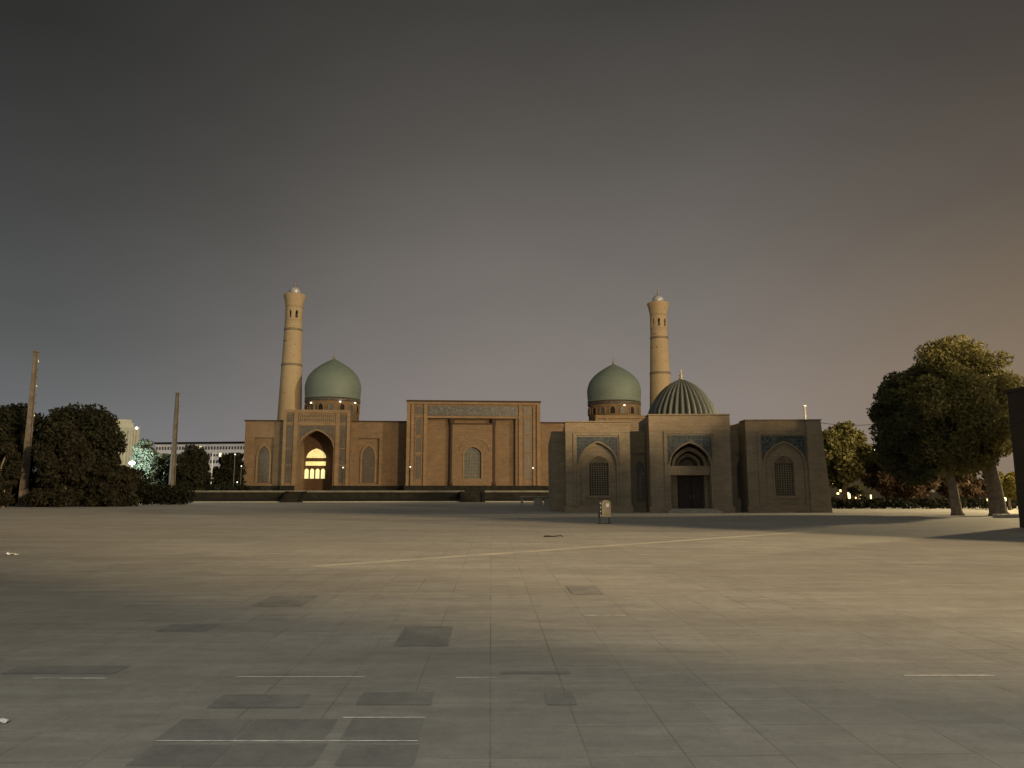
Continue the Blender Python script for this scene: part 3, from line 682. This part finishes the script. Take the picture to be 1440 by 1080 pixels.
    prof = [(49, 600), (49, 592), (48.6, 587), (47.3, 581), (45, 575), (42, 569), (38, 562.5), (33.5, 556), (28.5, 550), (22.5, 544.5), (16, 540), (9.5, 536.5), (4, 534), (1.5, 533)]
    nr = 34
    rib = lambda a: .86+.15*abs(math.sin(a*nr/2))**.8
    d = MB(); d.lathe([(r*k, zz(v)) for r, v in prof], cx, Yd, nr*10, rib); do = d.build('dome', M['dome_rib'], near, True)
    f = MB(); z = zz; f.lathe([(2.6*k, z(534.5)), (2.9*k, z(532.5)), (2.2*k, z(531.5)), (1.2*k, z(530.5)), (2.4*k, z(528.7)), (2.5*k, z(527.8)), (1*k, z(526)), (.8*k, z(524.8)), (1.5*k, z(523.5)), (.7*k, z(522)), (1.0*k, z(520.5)), (.4*k, z(519)), (.3*k, z(514.5))], cx, Yd, 14); f.build('finial', M['gold'], do, True)
    d = MB(); d.lathe([(51*k, bt-.3), (51*k, zz(601)), (50*k, zz(600))], cx, Yd, 48); d.build('drum', M['tile_near'], near, True)
build_near()

# ------------------------------------------------------------------ small box on legs in the square
def build_box():
    p = gnd(852, 736.5); t = thing('utility_box', 'small beige round-topped box with a white plate on thin dark legs', 'utility box', p, R(10))
    m = MB(); w, h = .23, .84; z0 = .33
    pts = [(-w, z0), (w, z0), (w, z0+h-.12)]+[(w*math.cos(a), z0+h-.12+.12*math.sin(a)) for a in [PI*i/10 for i in range(1, 10)]]+[(-w, z0+h-.12)]
    m.prism(pts, -.14, .14); bo = m.build('cabinet', M['beige'], t, bevel=.012)
    q = MB(); q.box(-.02, .13, -.152, -.142, z0+.5, z0+.68); q.build('plate', M['white'], t)
    q = MB(); q.box(-.36, -.233, -.12, .12, z0-.02, z0+h-.08); sp = q.build('side_panel', M['black'], t, bevel=.01)
    for i in range(4):
        q = MB(); zc = z0+.08+i*.2; pts = [(-.297+.04*math.cos(a), zc+.04*math.sin(a)) for a in [2*PI*j/14 for j in range(14)]]; q.prism(pts, -.14, -.121); q.build('dial', M['steel'], sp)
    for sx in (-.31, .17):
        for sy in (-.1, .1):
            q = MB(); q.box(sx-.018, sx+.018, sy-.018, sy+.018, 0, z0); q.build('leg', M['black'], t)
    q = MB(); q.box(-.42, .3, -.2, -.165, .0, .025); q.box(-.42, .3, .165, .2, .0, .025); q.build('foot_rail', M['black'], t)
build_box()
# stone bench/planter at the left foot of the near building
p = at(764, 705, 84); t = thing('stone_planter', 'low pale stone planter in two panels beside the left end of the ribbed dome building', 'planter', (p.x, 84, 0), 0)
m = MB(); m.box(-1.05, -.1, -.4, .4, 0, .95); m.box(.1, 1.0, -.4, .4, 0, .95); m.build('panel', M['stone'], t, bevel=.03)
m = MB(); m.box(-2.6, 1.1, -.5, .5, .952, 1.08); m.build('top_slab', M['stone'], t, bevel=.02)
m = MB(); m.box(-2.5, -2.25, -.35, .35, 0, .95); m.build('support', M['stone'], t)

# ------------------------------------------------------------------ leaning poles
def make_pole():
    t = thing('concrete_pole', '', 'pole'); H = 16.6
    m = MB(); n = 14
    # H-shaped pylon: two flanges joined by a web with slots near the top
    def sec(z): k = z/H; return .42-.2*k, .3-.12*k
    for s in (-1, 1):
        v = []
        for z in (0, H):
            a, b = sec(z); v += [(s*a, -b, z), (s*(a-.11), -b, z), (s*(a-.11), b, z), (s*a, b, z)]
        m.add(v, [(0,1,2,3), (7,6,5,4), (0,4,5,1), (1,5,6,2), (2,6,7,3), (3,7,4,0)])
    sh = m.build('flanges', M['concrete'], t)
    wb = MB(); wb.add([(-.31, -.08, 0), (.31, -.08, 0), (.31, .08, 0), (-.31, .08, 0), (-.11, -.06, H), (.11, -.06, H), (.11, .06, H), (-.11, .06, H)],
        [(0,3,2,1),(4,5,6,7),(0,1,5,4),(1,2,6,5),(2,3,7,6),(3,0,4,7)])
    wb.build('web', M['concrete'], t)
    for i, z in enumerate((9.6, 11.0, 11.9, 12.8, 13.7, 14.6, 15.5)):
        a, b = sec(z); q = MB(); q.box(a+.002, a+.09, -.12, .12, z, z+.2); q.build('clamp', M['black'] if i % 3 else M['steel'], t)
    c = MB(); c.box(-.3, .3, -.26, .26, H+.002, H+.1); c.build('cap', M['concrete'], t)
    b = MB(); b.lathe([(.62, 0), (.6, .3), (.5, .34)], 0, 0, 16); b.build('footing', M['concrete'], t)
    return t
pole = make_pole(); g1 = gnd(31, 712.5); pole.location = g1; pole.rotation_euler = (R(0), R(-.0), R(35)); tag(pole, 'thick tapering concrete pole standing in front of the dark trees at the far left', 'pole', 'tall bare concrete poles')
p2 = copy_tree(pole); g2 = gnd(240, 706); p2.location = (g2.x, g2.y, 0); p2.rotation_euler = (0, 0, R(50)); tag(p2, 'slim distant concrete pole between the floodlit tree and the mosque', 'pole')

# ------------------------------------------------------------------ trees
def leaves_mesh(clumps, count, size, seed, shape=.75):
    rs = np.random.RandomState(seed); C_ = np.array([c[:3] for c in clumps]); Rr = np.array([c[3] for c in clumps])
    w = Rr**2; idx = rs.choice(len(clumps), count, p=w/w.sum())
    d = rs.normal(size=(count, 3)); d /= np.linalg.norm(d, axis=1)[:, None]
    rad = Rr[idx]*(.35+.75*rs.rand(count)**.7)
    P = C_[idx]+d*rad[:, None]*np.array([1, 1, .85])
    s = size*(.55+.9*rs.rand(count))
    a = rs.normal(size=(count, 3)); a /= np.linalg.norm(a, axis=1)[:, None]
    b = np.cross(a, rs.normal(size=(count, 3))); b /= np.linalg.norm(b, axis=1)[:, None]
    a = a*s[:, None]; b = b*(s*.5)[:, None]
    V = np.empty((count, 4, 3)); V[:, 0] = P-a; V[:, 1] = P-b*.9; V[:, 2] = P+a; V[:, 3] = P+b
    me = bpy.data.meshes.new('crown'); me.vertices.add(count*4); me.vertices.foreach_set('co', V.reshape(-1))
    me.loops.add(count*4); me.loops.foreach_set('vertex_index', np.arange(count*4))
    me.polygons.add(count); me.polygons.foreach_set('loop_start', np.arange(0, count*4, 4)); me.polygons.foreach_set('loop_total', np.full(count, 4))
    me.update(); me.validate(); return me
def crown_clumps(rx, ry, rz, zc, n, seed, rmin=.16, rmax=.34, flat=0, cx=0, cy=0):
    rs = random.Random(seed); out = []
    R0 = min(rx, rz)
    for i in range(n):
        while True:
            p = [rs.uniform(-1, 1) for _ in range(3)]
            q = sum(c*c for c in p)
            if q < 1 and (q > .18 or rs.random() < .3): break
        r = R0*rs.uniform(rmin, rmax); k = 1-.55*r/R0
        z = zc+p[2]*rz*k
        out.append((cx+p[0]*rx*k, cy+p[1]*ry*k, max(z, r*.6+flat), r))
    return out
def tree(name, label, cat, base, H, rx, rz, zc, mat, n=40, count=7000, size=.22, seed=1, group=None, trunk=True, lean=(0, 0), tr=.3, extra=(), ry=None, rmin=.16, rmax=.34, crown='crown', skirt=0):
    t = thing(name, label, cat, base, 0, group)
    cl = crown_clumps(rx, ry or rx*.9, rz, zc, n, seed, rmin, rmax, cx=lean[0], cy=lean[1])+list(extra)
    if skirt:
        rk = random.Random(seed+9)
        for k in range(skirt): a = rk.uniform(0, 2*PI); q = rk.uniform(.2, .82); r = rx*rk.uniform(.22, .34); cl.append((lean[0]+rx*q*math.cos(a), lean[1]+rx*q*math.sin(a), r*rk.uniform(.75, 1.6), r))
    me = leaves_mesh(cl, count, size, seed); o = bpy.data.objects.new(crown, me); COL.objects.link(o); o.parent = t; me.materials.append(mat)
    if trunk:
        m = MB(); rs = random.Random(seed+50); top = (lean[0]*.9, lean[1]*.9, zc)
        lb = min(1, max(-1, lean[0])) if H > 9 else lean[0]; pts = [(0, 0, -.05), (lb*.04, 0, .25), (lb*.15-.05*tr, 0, zc*.3), (lb*.5, lean[1]*.5, zc*.6), top]
        m.tube(pts, [tr*1.5, tr*1.08, tr*.9, tr*.72, tr*.35], 10)
        for k in range(min(9, n)):
            c = cl[rs.randrange(len(cl))]; s = Vector(pts[3])*.6+Vector(pts[2])*.4 if k % 2 else Vector(pts[3])
            e = Vector(c[:3]); mid = s.lerp(e, .5)+Vector((rs.uniform(-.3, .3), rs.uniform(-.3, .3), .25)); m.tube([s, mid, e], [tr*.45, tr*.28, tr*.08], 6)
        m.build('trunk', M['bark'], t, True)
    return t
def tree_px(name, label, cat, ub, Y, u0, u1, v0, v1, mat, **kw):
    """crown spans u0..u1, v0..v1 in the photograph, trunk foot at column ub, Y metres away"""
    p = at(ub, 691, Y); k = Y/F; rx = (u1-u0)/2*k; zt = at(ub, v0, Y).z; zb = max(.15, at(ub, v1, Y).z); rz = (zt-zb)/2; cx = at((u0+u1)/2, 691, Y).x-p.x
    return tree(name, label, cat, (p.x, Y, 0), zt, rx, rz, (zt+zb)/2, mat, lean=(cx, 0), **kw)
# right: two big trees
rx_ = random.Random(77); EX1 = []
for k in range(26):
    a = rx_.uniform(-.9, .75); EX1.append((-1.35-2.9*math.cos(a)*rx_.uniform(.9, 1.08), rx_.uniform(-2, 2), 6.3+3.6*math.sin(a)*1.1, rx_.uniform(.22, .5)))
tree_px('leafy_tree', 'broad leafy tree with a straight pale trunk, nearer the domed building', 'tree', 1344, 51, 1230, 1370, 512, 682, M['leaf_dark'], n=120, count=75000, size=.115, seed=3, tr=.32, rmin=.15, rmax=.32, extra=EX1, group='big plane trees at the right')
tree_px('leafy_tree', 'taller leafy tree with a thick leaning trunk at the right edge', 'tree', 1402, 50, 1272, 1446, 474, 678, M['leaf_green'], n=150, count=95000, size=.12, seed=8, tr=.5, rmin=.14, rmax=.3, group='big plane trees at the right')
tree_px('yellowing_tree', 'rounded yellowing tree just behind the right end of the domed building', 'tree', 1188, 82, 1150, 1229, 594, 692, M['leaf_olive'], n=80, count=16000, size=.22, seed=11, tr=.3)
tree_px('brown_tree', 'low dark reddish tree between the yellowing tree and the big trees', 'tree', 1285, 78, 1218, 1334, 612, 714, M['leaf_rust'], n=80, count=18000, size=.22, seed=12, tr=.25)
tree_px('brown_tree', 'dark rounded tree seen between the two big trunks', 'tree', 1372, 84, 1318, 1402, 650, 712, M['leaf_rust'], n=50, count=9000, size=.22, seed=13, tr=.2)
tree_px('small_tree', 'small dark ball shaped tree in front of the yellow lights', 'tree', 1206, 72, 1194, 1218, 679, 704, M['leaf_dark'], n=14, count=2200, size=.14, seed=14, tr=.1)
tree_px('yellow_shrub', 'bright yellow shrub lit up behind the leaning trunk', 'shrub', 1418, 66, 1396, 1440, 662, 702, M['leaf_yellow'], n=36, count=9000, size=.15, seed=15, tr=.12)
def hedge(label, pts_px, Y, h, mat, seed, size=.14, count=9000, n=50, wid=.8):
    (u0, u1) = pts_px; a = at(u0, 691, Y).x; b = at(u1, 691, Y).x; rs = random.Random(seed)
    cl = [(a+(b-a)*(i+.5)/n-(a+b)/2, rs.uniform(-.2, .2), h*.5+rs.uniform(-.08, .08), h*.55) for i in range(n)]
    me = leaves_mesh(cl, count, size, seed); o = bpy.data.objects.new('hedge', me); COL.objects.link(o); me.materials.append(mat); o.location = ((a+b)/2, Y, 0)
    return tag(o, label, 'hedge')
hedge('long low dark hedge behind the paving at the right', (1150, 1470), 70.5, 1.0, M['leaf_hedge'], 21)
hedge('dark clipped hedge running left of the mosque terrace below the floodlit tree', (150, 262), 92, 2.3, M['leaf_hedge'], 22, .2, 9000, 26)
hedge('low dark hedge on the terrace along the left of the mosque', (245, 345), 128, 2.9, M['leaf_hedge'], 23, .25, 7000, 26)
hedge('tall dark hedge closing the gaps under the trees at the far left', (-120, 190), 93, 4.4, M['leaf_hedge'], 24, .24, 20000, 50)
# left trees
LT = [('dark_tree', 'dark tree at the left edge behind the thick pole', 18, 84, -30, 52, 562, 690, 'leaf_shade', 50, 12000),
      ('dark_tree', 'largest dark rounded tree at the left, right of the thick pole', 105, 86, 48, 161, 564, 690, 'leaf_shade', 70, 20000),
      ('bush', 'brownish bush at the left edge in front of the dark trees', 2, 76, -40, 22, 606, 712, 'leaf_brown', 30, 6000),
      ('bush', 'brownish rounded bush in front of the largest dark tree', 85, 79, 46, 124, 592, 712, 'leaf_brown', 40, 9000),
      ('bush', 'dome shaped dark bush at the right end of the left tree group', 160, 80, 126, 192, 650, 712, 'leaf_brown', 34, 8000),
      ('dark_tree', 'dark tree to the right of the brownish bush', 140, 90, 116, 166, 590, 700, 'leaf_shade', 36, 9000),
      ('dark_tree', 'dark tree right of the slim pole in front of the far white block', 262, 118, 236, 294, 624, 700, 'leaf_shade', 36, 8000),
      ('dark_tree', 'grey green tree behind the slim pole', 226, 124, 212, 248, 632, 700, 'leaf_shade', 26, 5000),
      ('dark_tree', 'dark tree close beside the left corner of the mosque', 322, 150, 300, 350, 632, 700, 'leaf_shade', 36, 8000),
      ('dark_tree', 'small dark tree left of the thin white lamp post', 287, 152, 276, 302, 646, 700, 'leaf_shade', 16, 3000)]
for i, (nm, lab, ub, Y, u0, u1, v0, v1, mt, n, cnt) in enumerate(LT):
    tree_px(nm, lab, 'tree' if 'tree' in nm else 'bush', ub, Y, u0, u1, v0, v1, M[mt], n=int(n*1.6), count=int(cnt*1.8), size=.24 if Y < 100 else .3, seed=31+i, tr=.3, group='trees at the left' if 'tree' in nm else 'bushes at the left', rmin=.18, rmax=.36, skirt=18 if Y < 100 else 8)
tree_px('floodlit_tree', 'pale green tree lit by a white floodlight beside the columned building', 'tree', 206, 128, 178, 236, 614, 696, M['leaf_pale'], n=60, count=16000, size=.26, seed=52, tr=.25, rmin=.16, rmax=.3)

# ------------------------------------------------------------------ floodlight, columned building, far block, lamp post
def build_left():
    Y = 131; p = at(186, 651, Y-6)
    t = thing('floodlight', 'small glaring white floodlight low beside the pale green tree', 'floodlight', (p.x, Y-6, 0))
    m = MB(); m.tube([(0, 0, 0), (0, 0, p.z-.3)], .06, 8); m.build('post', M['steel'], t)
    m = MB(); m.box(-.4, .4, .05, .35, p.z-.3, p.z+.3); m.build('housing', M['steel'], t)
    m = MB(); m.lathe([(.05, p.z-.28), (.38, p.z-.2), (.45, p.z), (.38, p.z+.2), (.05, p.z+.28)], 0, -.1, 14); m.build('lens', M['lamp_white'], t, True)
    l = bpy.data.lights.new('flood', 'POINT'); l.energy = 9000; l.color = (.84, 1, .92); l.shadow_soft_size = .4
    lo = bpy.data.objects.new('flood', l); COL.objects.link(lo); lo.parent = t; lo.location = (1.2, -5.5, p.z+.1)
    # columned building
    Yb = 150; a, b = at(150, 640, Yb).x, at(194, 640, Yb).x; zt = at(180, 590, Yb).z; zb = at(180, 602, Yb).z; zc = at(180, 660, Yb).z
    t = thing('columned_building', 'pale cream building with tall columns and a wide cornice behind the dark trees', 'building', ((a+b)/2, Yb, 0), R(27)); hw = (b-a)/2*.9
    m = MB(); m.box(-hw, hw, 4, 14, 0, zt-1); m.build('wall', M['cream'], t)
    m = MB(); m.box(-hw-.6, hw-1.2, -.6, 14.4, zb, zb+1); m.box(-hw-.2, hw-1.6, -.2, 14, zb+1.002, zt); m.build('entablature', M['cream'], t)
    for i in range(7):
        x = -hw+1+i*(2*hw-2.4)/6; c = MB(); c.lathe([(.5, zc), (.45, zc+.4), (.36, zc+.6), (.3, zb-.7), (.45, zb-.3), (.48, zb-.002)], x, 0, 12); c.build('column', M['cream'], t, True)
    m = MB(); m.box(-hw-.5, hw-1, -1, 3.99, 0, zc-.002); m.build('base', M['cream'], t)
    q = at(192, 602, Yb-2)
    t = thing('roof_lamp', 'tiny bright white lamp on a bracket at the corner of the columned building', 'lamp', (q.x, Yb-2, 0))
    m = MB(); m.tube([(0, 0, 0), (0, 0, q.z-.1)], .06, 6); m.build('post', M['steel'], t)
    m = MB(); m.lathe([(.05, q.z-.18), (.22, q.z-.08), (.22, q.z+.08), (.05, q.z+.18)], 0, 0, 10); m.build('bulb', M['lamp_white'], t)
    # far apartment block
    Yf = 330; a, b = at(216, 640, Yf).x, at(350, 640, Yf).x; zt = at(290, 624, Yf).z
    t = thing('apartment_block', 'long pale apartment block with rows of small windows far behind the trees on the left', 'apartment block', ((a+b)/2, Yf, 0), R(-8)); hw = (b-a)/2+1
    m = MB(); m.box(-hw, hw, 0, 14, 0, zt); m.build('wall', M['pale_wall'], t)
    m = MB(); m.box(-hw-.5, hw+.5, -.6, 14.5, zt+.002, zt+.8); m.build('roof', M['plinth'], t)
    nx = 32
    for fl in range(3):
        for i in range(nx):
            x = -hw+(i+.5)*2*hw/nx; z = zt-2.6-fl*3.0
            w = MB(); w.box(x-.4, x+.4, -.08, -.003, z, z+1.4)
            w.build('window', M['lamp_warm'] if (fl, i) in ((0, 14), (0, 15), (1, 22), (0, 12)) else M['far_glass'], t)
    # thin lamp post near the mosque
    q = gnd(298, 700); Yp = 132; p = at(299, 638, Yp)
    t = thing('lamp_post', 'thin white lamp post standing between the dark trees left of the mosque', 'lamp post', (p.x, Yp, 0))
    m = MB(); m.tube([(0, 0, 0), (0, 0, 3), (.02, 0, p.z)], [.17, .12, .09], 8); m.build('post', M['white'], t)
    m = MB(); m.tube([(0, 0, p.z-.1), (.4, 0, p.z+.1), (.9, 0, p.z)], .05, 6); m.build('arm', M['white'], t)
    m = MB(); m.box(.7, 1.2, -.15, .15, p.z-.1, p.z-.001-.02); m.build('lamp_head', M['steel'], t)
    for (u, v, lab) in ((330.5, 639, 'small lit globe lamp above the dark tree beside the mosque corner'), (339.5, 655.5, 'small lit globe lamp halfway up beside the mosque corner'), (333.5, 678, 'small low lit globe lamp at the foot of the mosque corner')):
        q = at(u, v, 133); t = thing('globe_lamp', lab, 'lamp', (q.x, 133, 0), 0, 'globe lamps left of the mosque')
        m = MB(); m.tube([(0, 0, 0), (0, 0, q.z-.1)], .05, 6); m.build('post', M['steel'], t)
        m = MB(); m.lathe([(.02, q.z-.1), (.08, q.z-.06), (.1, q.z), (.07, q.z+.06), (.02, q.z+.09)], 0, 0, 10); m.build('globe', M['lamp_small'], t, True)
M['cream'] = simple('cream_render', (.36, .345, .27), .85, .1, 1)
M['pale_wall'] = simple('pale_panels', (.74, .76, .82), .85, .15, .2)
M['far_glass'] = simple('dull_window', (.08, .08, .09), .5)
build_left()

# spotlights standing on the mosque podium
for (u, v, lab) in ((482.5, 657.5, 'small lit spotlight on the right pier of the lit doorway'), (577, 656.5, 'small lit spotlight at the left pier of the central portal'), (749.5, 658, 'small lit spotlight at the right pier of the central portal')):
    off = .55 if u < 500 else -2.1; x, z = MF.p(u, v, off)
    W3 = Matrix.Translation(MF.o) @ Matrix.Rotation(MF.a, 4, 'Z') @ Vector((x, off, 0))
    t = thing('spotlight', lab, 'spotlight', (W3.x, W3.y, TZ), MF.a, 'spotlights on the mosque front'); z -= TZ
    m = MB(); m.tube([(0, 0, 0), (0, 0, z-.15)], .05, 6); m.build('post', M['black'], t)
    m = MB(); m.lathe([(.03, z-.1), (.11, z-.07), (.11, z+.05), (.03, z+.09)], 0, 0, 10); m.build('lamp', M['lamp_small'], t)

# ------------------------------------------------------------------ behind the near building: mast and cable, lit house
M['mast'] = simple('dull_white_paint', (.34, .33, .3), .7)
p = at(1131.5, 571.5, 82)
t = thing('white_mast', 'slim white mast rising behind the right block of the domed building', 'mast', (p.x, 82, 0))
m = MB(); m.tube([(0, 0, 0), (0, 0, p.z)], [.16, .11], 8); m.build('pole', M['mast'], t, True)
m = MB(); m.box(-.16, .16, -.12, .12, p.z+.002, p.z+.12); m.build('cap', M['steel'], t)
c0 = at(1131, 591, 82); c1 = at(1262, 592.5, 82)
m = MB(); m.tube([c0.lerp(c1, i/12)-Vector((0, 0, .5*math.sin(PI*i/12))) for i in range(13)], .035, 5); tag(m.build('overhead_cable', M['black']), 'thin dark cable strung from the white mast towards the big trees', 'cable')
def build_right():
    Y = 118; a, b = at(1150, 690, Y).x, at(1262, 690, Y).x
    t = thing('lit_house', 'low dark house with small glowing yellow windows behind the hedge and the yellowing tree', 'house', ((a+b)/2, Y, 0)); hw = (b-a)/2
    zt = at(1200, 655, Y).z
    m = MB(); m.box(-hw, hw, 0, 8, 0, zt); m.build('wall', M['plinth'], t)
    m = MB(); m.prism([(-hw-.4, zt+.002), (hw+.4, zt+.002), (hw-.6, zt+1.2), (-hw+.6, zt+1.2)], -.4, 8.4); m.build('roof', M['roof'], t)
    cx = (a+b)/2
    for u, v, du, dv in ((1171.5, 679.5, 1.3, 1.2), (1180, 685, 1.2, 2.2), (1186, 684.5, 1.4, 1.4), (1178.5, 694, 1.4, 1.2), (1182, 690, 1, 1.5), (1192.5, 697.5, 3.2, 5), (1188, 704, 2.5, 1.5), (1205, 702, 1.8, 3), (1212, 700, 2.6, 4.5), (1225, 700, .9, 4),
                         (1171, 651, .8, .8), (1185.5, 678, .7, .7), (1244, 703.5, 1.1, 1.2), (1226, 682, .8, .8), (1168, 707.5, .8, 1)):
        q = at(u, v, Y-.1); w = MB(); k = Y/F; w.box(q.x-cx-du*k, q.x-cx+du*k, -.08, -.003, q.z-dv*k, q.z+dv*k); w.build('lit_window', M['lamp_warm'], t)
    l = bpy.data.lights.new('house_glow', 'POINT'); l.energy = 300; l.color = (1, .75, .3); l.shadow_soft_size = .5
    lo = bpy.data.objects.new('house_glow', l); COL.objects.link(lo); lo.parent = t; lo.location = (-1, -3, 3)
    # far roof with lamps
    Yf = 200; q = at(1232, 634, Yf)
    t = thing('far_house', 'far pale house wall with a glaring lamp above the brown tree', 'house', (q.x, Yf, 0))
    m = MB(); m.box(-4, 8, 0, 6, 0, q.z-.2+1); m.build('wall', M['plinth'], t); m = MB(); m.box(-4.4, 8.4, -.4, 6.4, q.z+.802, q.z+1.3); m.build('roof', M['plinth'], t)
    for dx, s in ((0, .42), (-1.3, .28), (-2.2, .2)):
        m = MB(); m.box(dx-s, dx+s, -.2, -.003, q.z-s, q.z+s); m.build('lamp', M['lamp_small'], t)
    # lamp that lights the yellow shrub
    q = at(1431, 701, 64); t = thing('garden_lamp', 'small glowing yellow garden lamp under the bright yellow shrub', 'lamp', (at(1412, 700, 62).x, 62, 0))
    m = MB(); m.tube([(0, 0, 0), (0, 0, .8)], .04, 6); m.build('post', M['black'], t); m = MB(); m.lathe([(.05, .8), (.16, .86), (.16, 1.05), (.05, 1.12)], 0, 0, 10); m.build('lamp', M['lamp_warm'], t)
    l = bpy.data.lights.new('garden_glow', 'POINT'); l.energy = 110; l.color = (1, .72, .2); l.shadow_soft_size = .2
    lo = bpy.data.objects.new('garden_glow', l); COL.objects.link(lo); lo.parent = t; lo.location = (.3, -.1, 1.5)
    q = at(1390, 703, 62); t = thing('garden_lamp', 'small glowing garden lamp just left of the leaning trunk', 'lamp', (q.x, 62, 0))
    m = MB(); m.tube([(0, 0, 0), (0, 0, .8)], .04, 6); m.build('post', M['black'], t); m = MB(); m.lathe([(.04, .8), (.12, .85), (.12, .98), (.04, 1.04)], 0, 0, 10); m.build('lamp', M['lamp_warm'], t)
    q = gnd(1417, 728); m = MB(); m.box(-.75, .75, -.3, .3, 0, .22); o = m.build('stone_block', M['edge'], bevel=.04); o.location = (q.x, q.y, 0); tag(o, 'pale low stone block at the foot of the leaning trunk', 'stone block')
build_right()

# ------------------------------------------------------------------ brick building at the right edge, with unseen tall blocks and a hall behind the viewer added for shade
# unseen street lamps added to light the square
def added_lamp(x, y, h, watt, col, label, soft, heads):
    t = thing('added_lamp', label, 'street lamp', (x, y, 0), 0)
    m = MB(); m.tube([(0, 0, 0), (0, 0, h)], [h*.012+.05, .08], 10); m.build('mast', M['steel'], t, True)
    for i in range(heads):
        a = 2*PI*i/heads+.6; m = MB(); m.tube([(0, 0, h-.2), (math.cos(a)*.9, math.sin(a)*.9, h+.1)], .05, 6); m.build('arm', M['steel'], t)
        m = MB(); m.box(math.cos(a)*.9-.3, math.cos(a)*.9+.3, math.sin(a)*.9-.2, math.sin(a)*.9+.2, h+.1, h+.26); m.build('lamp_head', M['lamp_small'], t)
    l = bpy.data.lights.new('lamp_light', 'POINT'); l.energy = watt; l.color = col; l.shadow_soft_size = soft
    lo = bpy.data.objects.new('lamp_light', l); COL.objects.link(lo); lo.parent = t; lo.location = (0, 0, h-1.2)
added_lamp(75, -42, 32.2, WARM_W, (1, .71, .39), 'tall unseen mast of warm lamps added to light the paving', 4.5, 4)
added_lamp(53, 61, 17, 62000, (1, .76, .42), 'unseen warm street lamp added beyond the right edge of the square', .5, 2)
added_lamp(3, -11, 10.2, COOL_W, (1, .98, .88), 'unseen cool white street lamp added behind the viewer to light the foreground', .5, 1)
xr = at(1424.5, 640, 34).x; zt = at(1425, 553, 34).z
t = thing('brick_building', 'dark brick corner of a building cut off by the right edge', 'building', (xr, 34, 0))
m = MB(); m.box(0, 34, -9.99, 0, 0, zt); m.box(0, 13, -17.4, -10, 0, 14); m.box(13.003, 31, -18.5, -10, 0, 15.7); m.box(31.003, 45, -18.5, -10, 0, 13.2); m.build('wall', M['dbrick'], t)  # low wing seen at its corner; taller unseen blocks added for their shade
m = MB(); m.box(-.08, 34.1, -9.98, .08, zt+.002, zt+.14); m.build('coping', M['dbrick'], t)
m = MB(); m.box(14.5, 32, .003, 6, 0, 9); m.build('portal', M['dbrick'], t)  # unseen block added for the shade it casts, shaped like a portal
t = thing('added_hall', 'tall unseen brick hall added behind the viewer to shade the foreground', 'building', (22, -5.5, 0), R(-34.8))
m = MB(); m.box(0, 27, -30, 0, 0, 15); m.build('wall', M['nbrick'], t); m = MB(); m.box(-.2, 27.2, -30.2, .2, 15.002, 15.4); m.build('coping', M['nbrick_top'], t)

# ------------------------------------------------------------------ litter
rs = random.Random(5)
def litter(u, v, s, lab, mt, name='paper_scrap'):
    q = gnd(u, v); m = MB(); n = 7; vs = []; fs = []
    for j in range(n):
        for i in range(n): vs.append(((i/(n-1)-.5)*s*1.5+rs.uniform(-.01, .01)*s, (j/(n-1)-.5)*s, .01+abs(rs.gauss(.0, .13))*s))
    for j in range(n-1):
        for i in range(n-1): a = j*n+i; fs.append((a, a+1, a+n+1, a+n))
    m.add(vs, fs); o = m.build(name, mt); o.location = (q.x, q.y, 0); tag(o, lab, 'litter')
litter(17, 780.5, .2, 'crumpled white scrap of paper lying at the left of the square', M['white'])
litter(2, 1017, .07, 'small white crumpled scrap at the left edge close to the viewer', M['white'])
q = gnd(778, 755); m = MB(); m.tube([(-.33, .08, .02), (-.2, -.02, .03), (-.05, -.04, .02), (.1, -.05, .03), (.25, -.03, .05), (.34, -.08, .02)], [.02, .028, .022, .02, .022, .012], 6)
o = m.build('twig', M['black']); o.location = (q.x, q.y, 0); tag(o, 'thin dark twig lying on the lit paving in front of the domed building', 'twig')
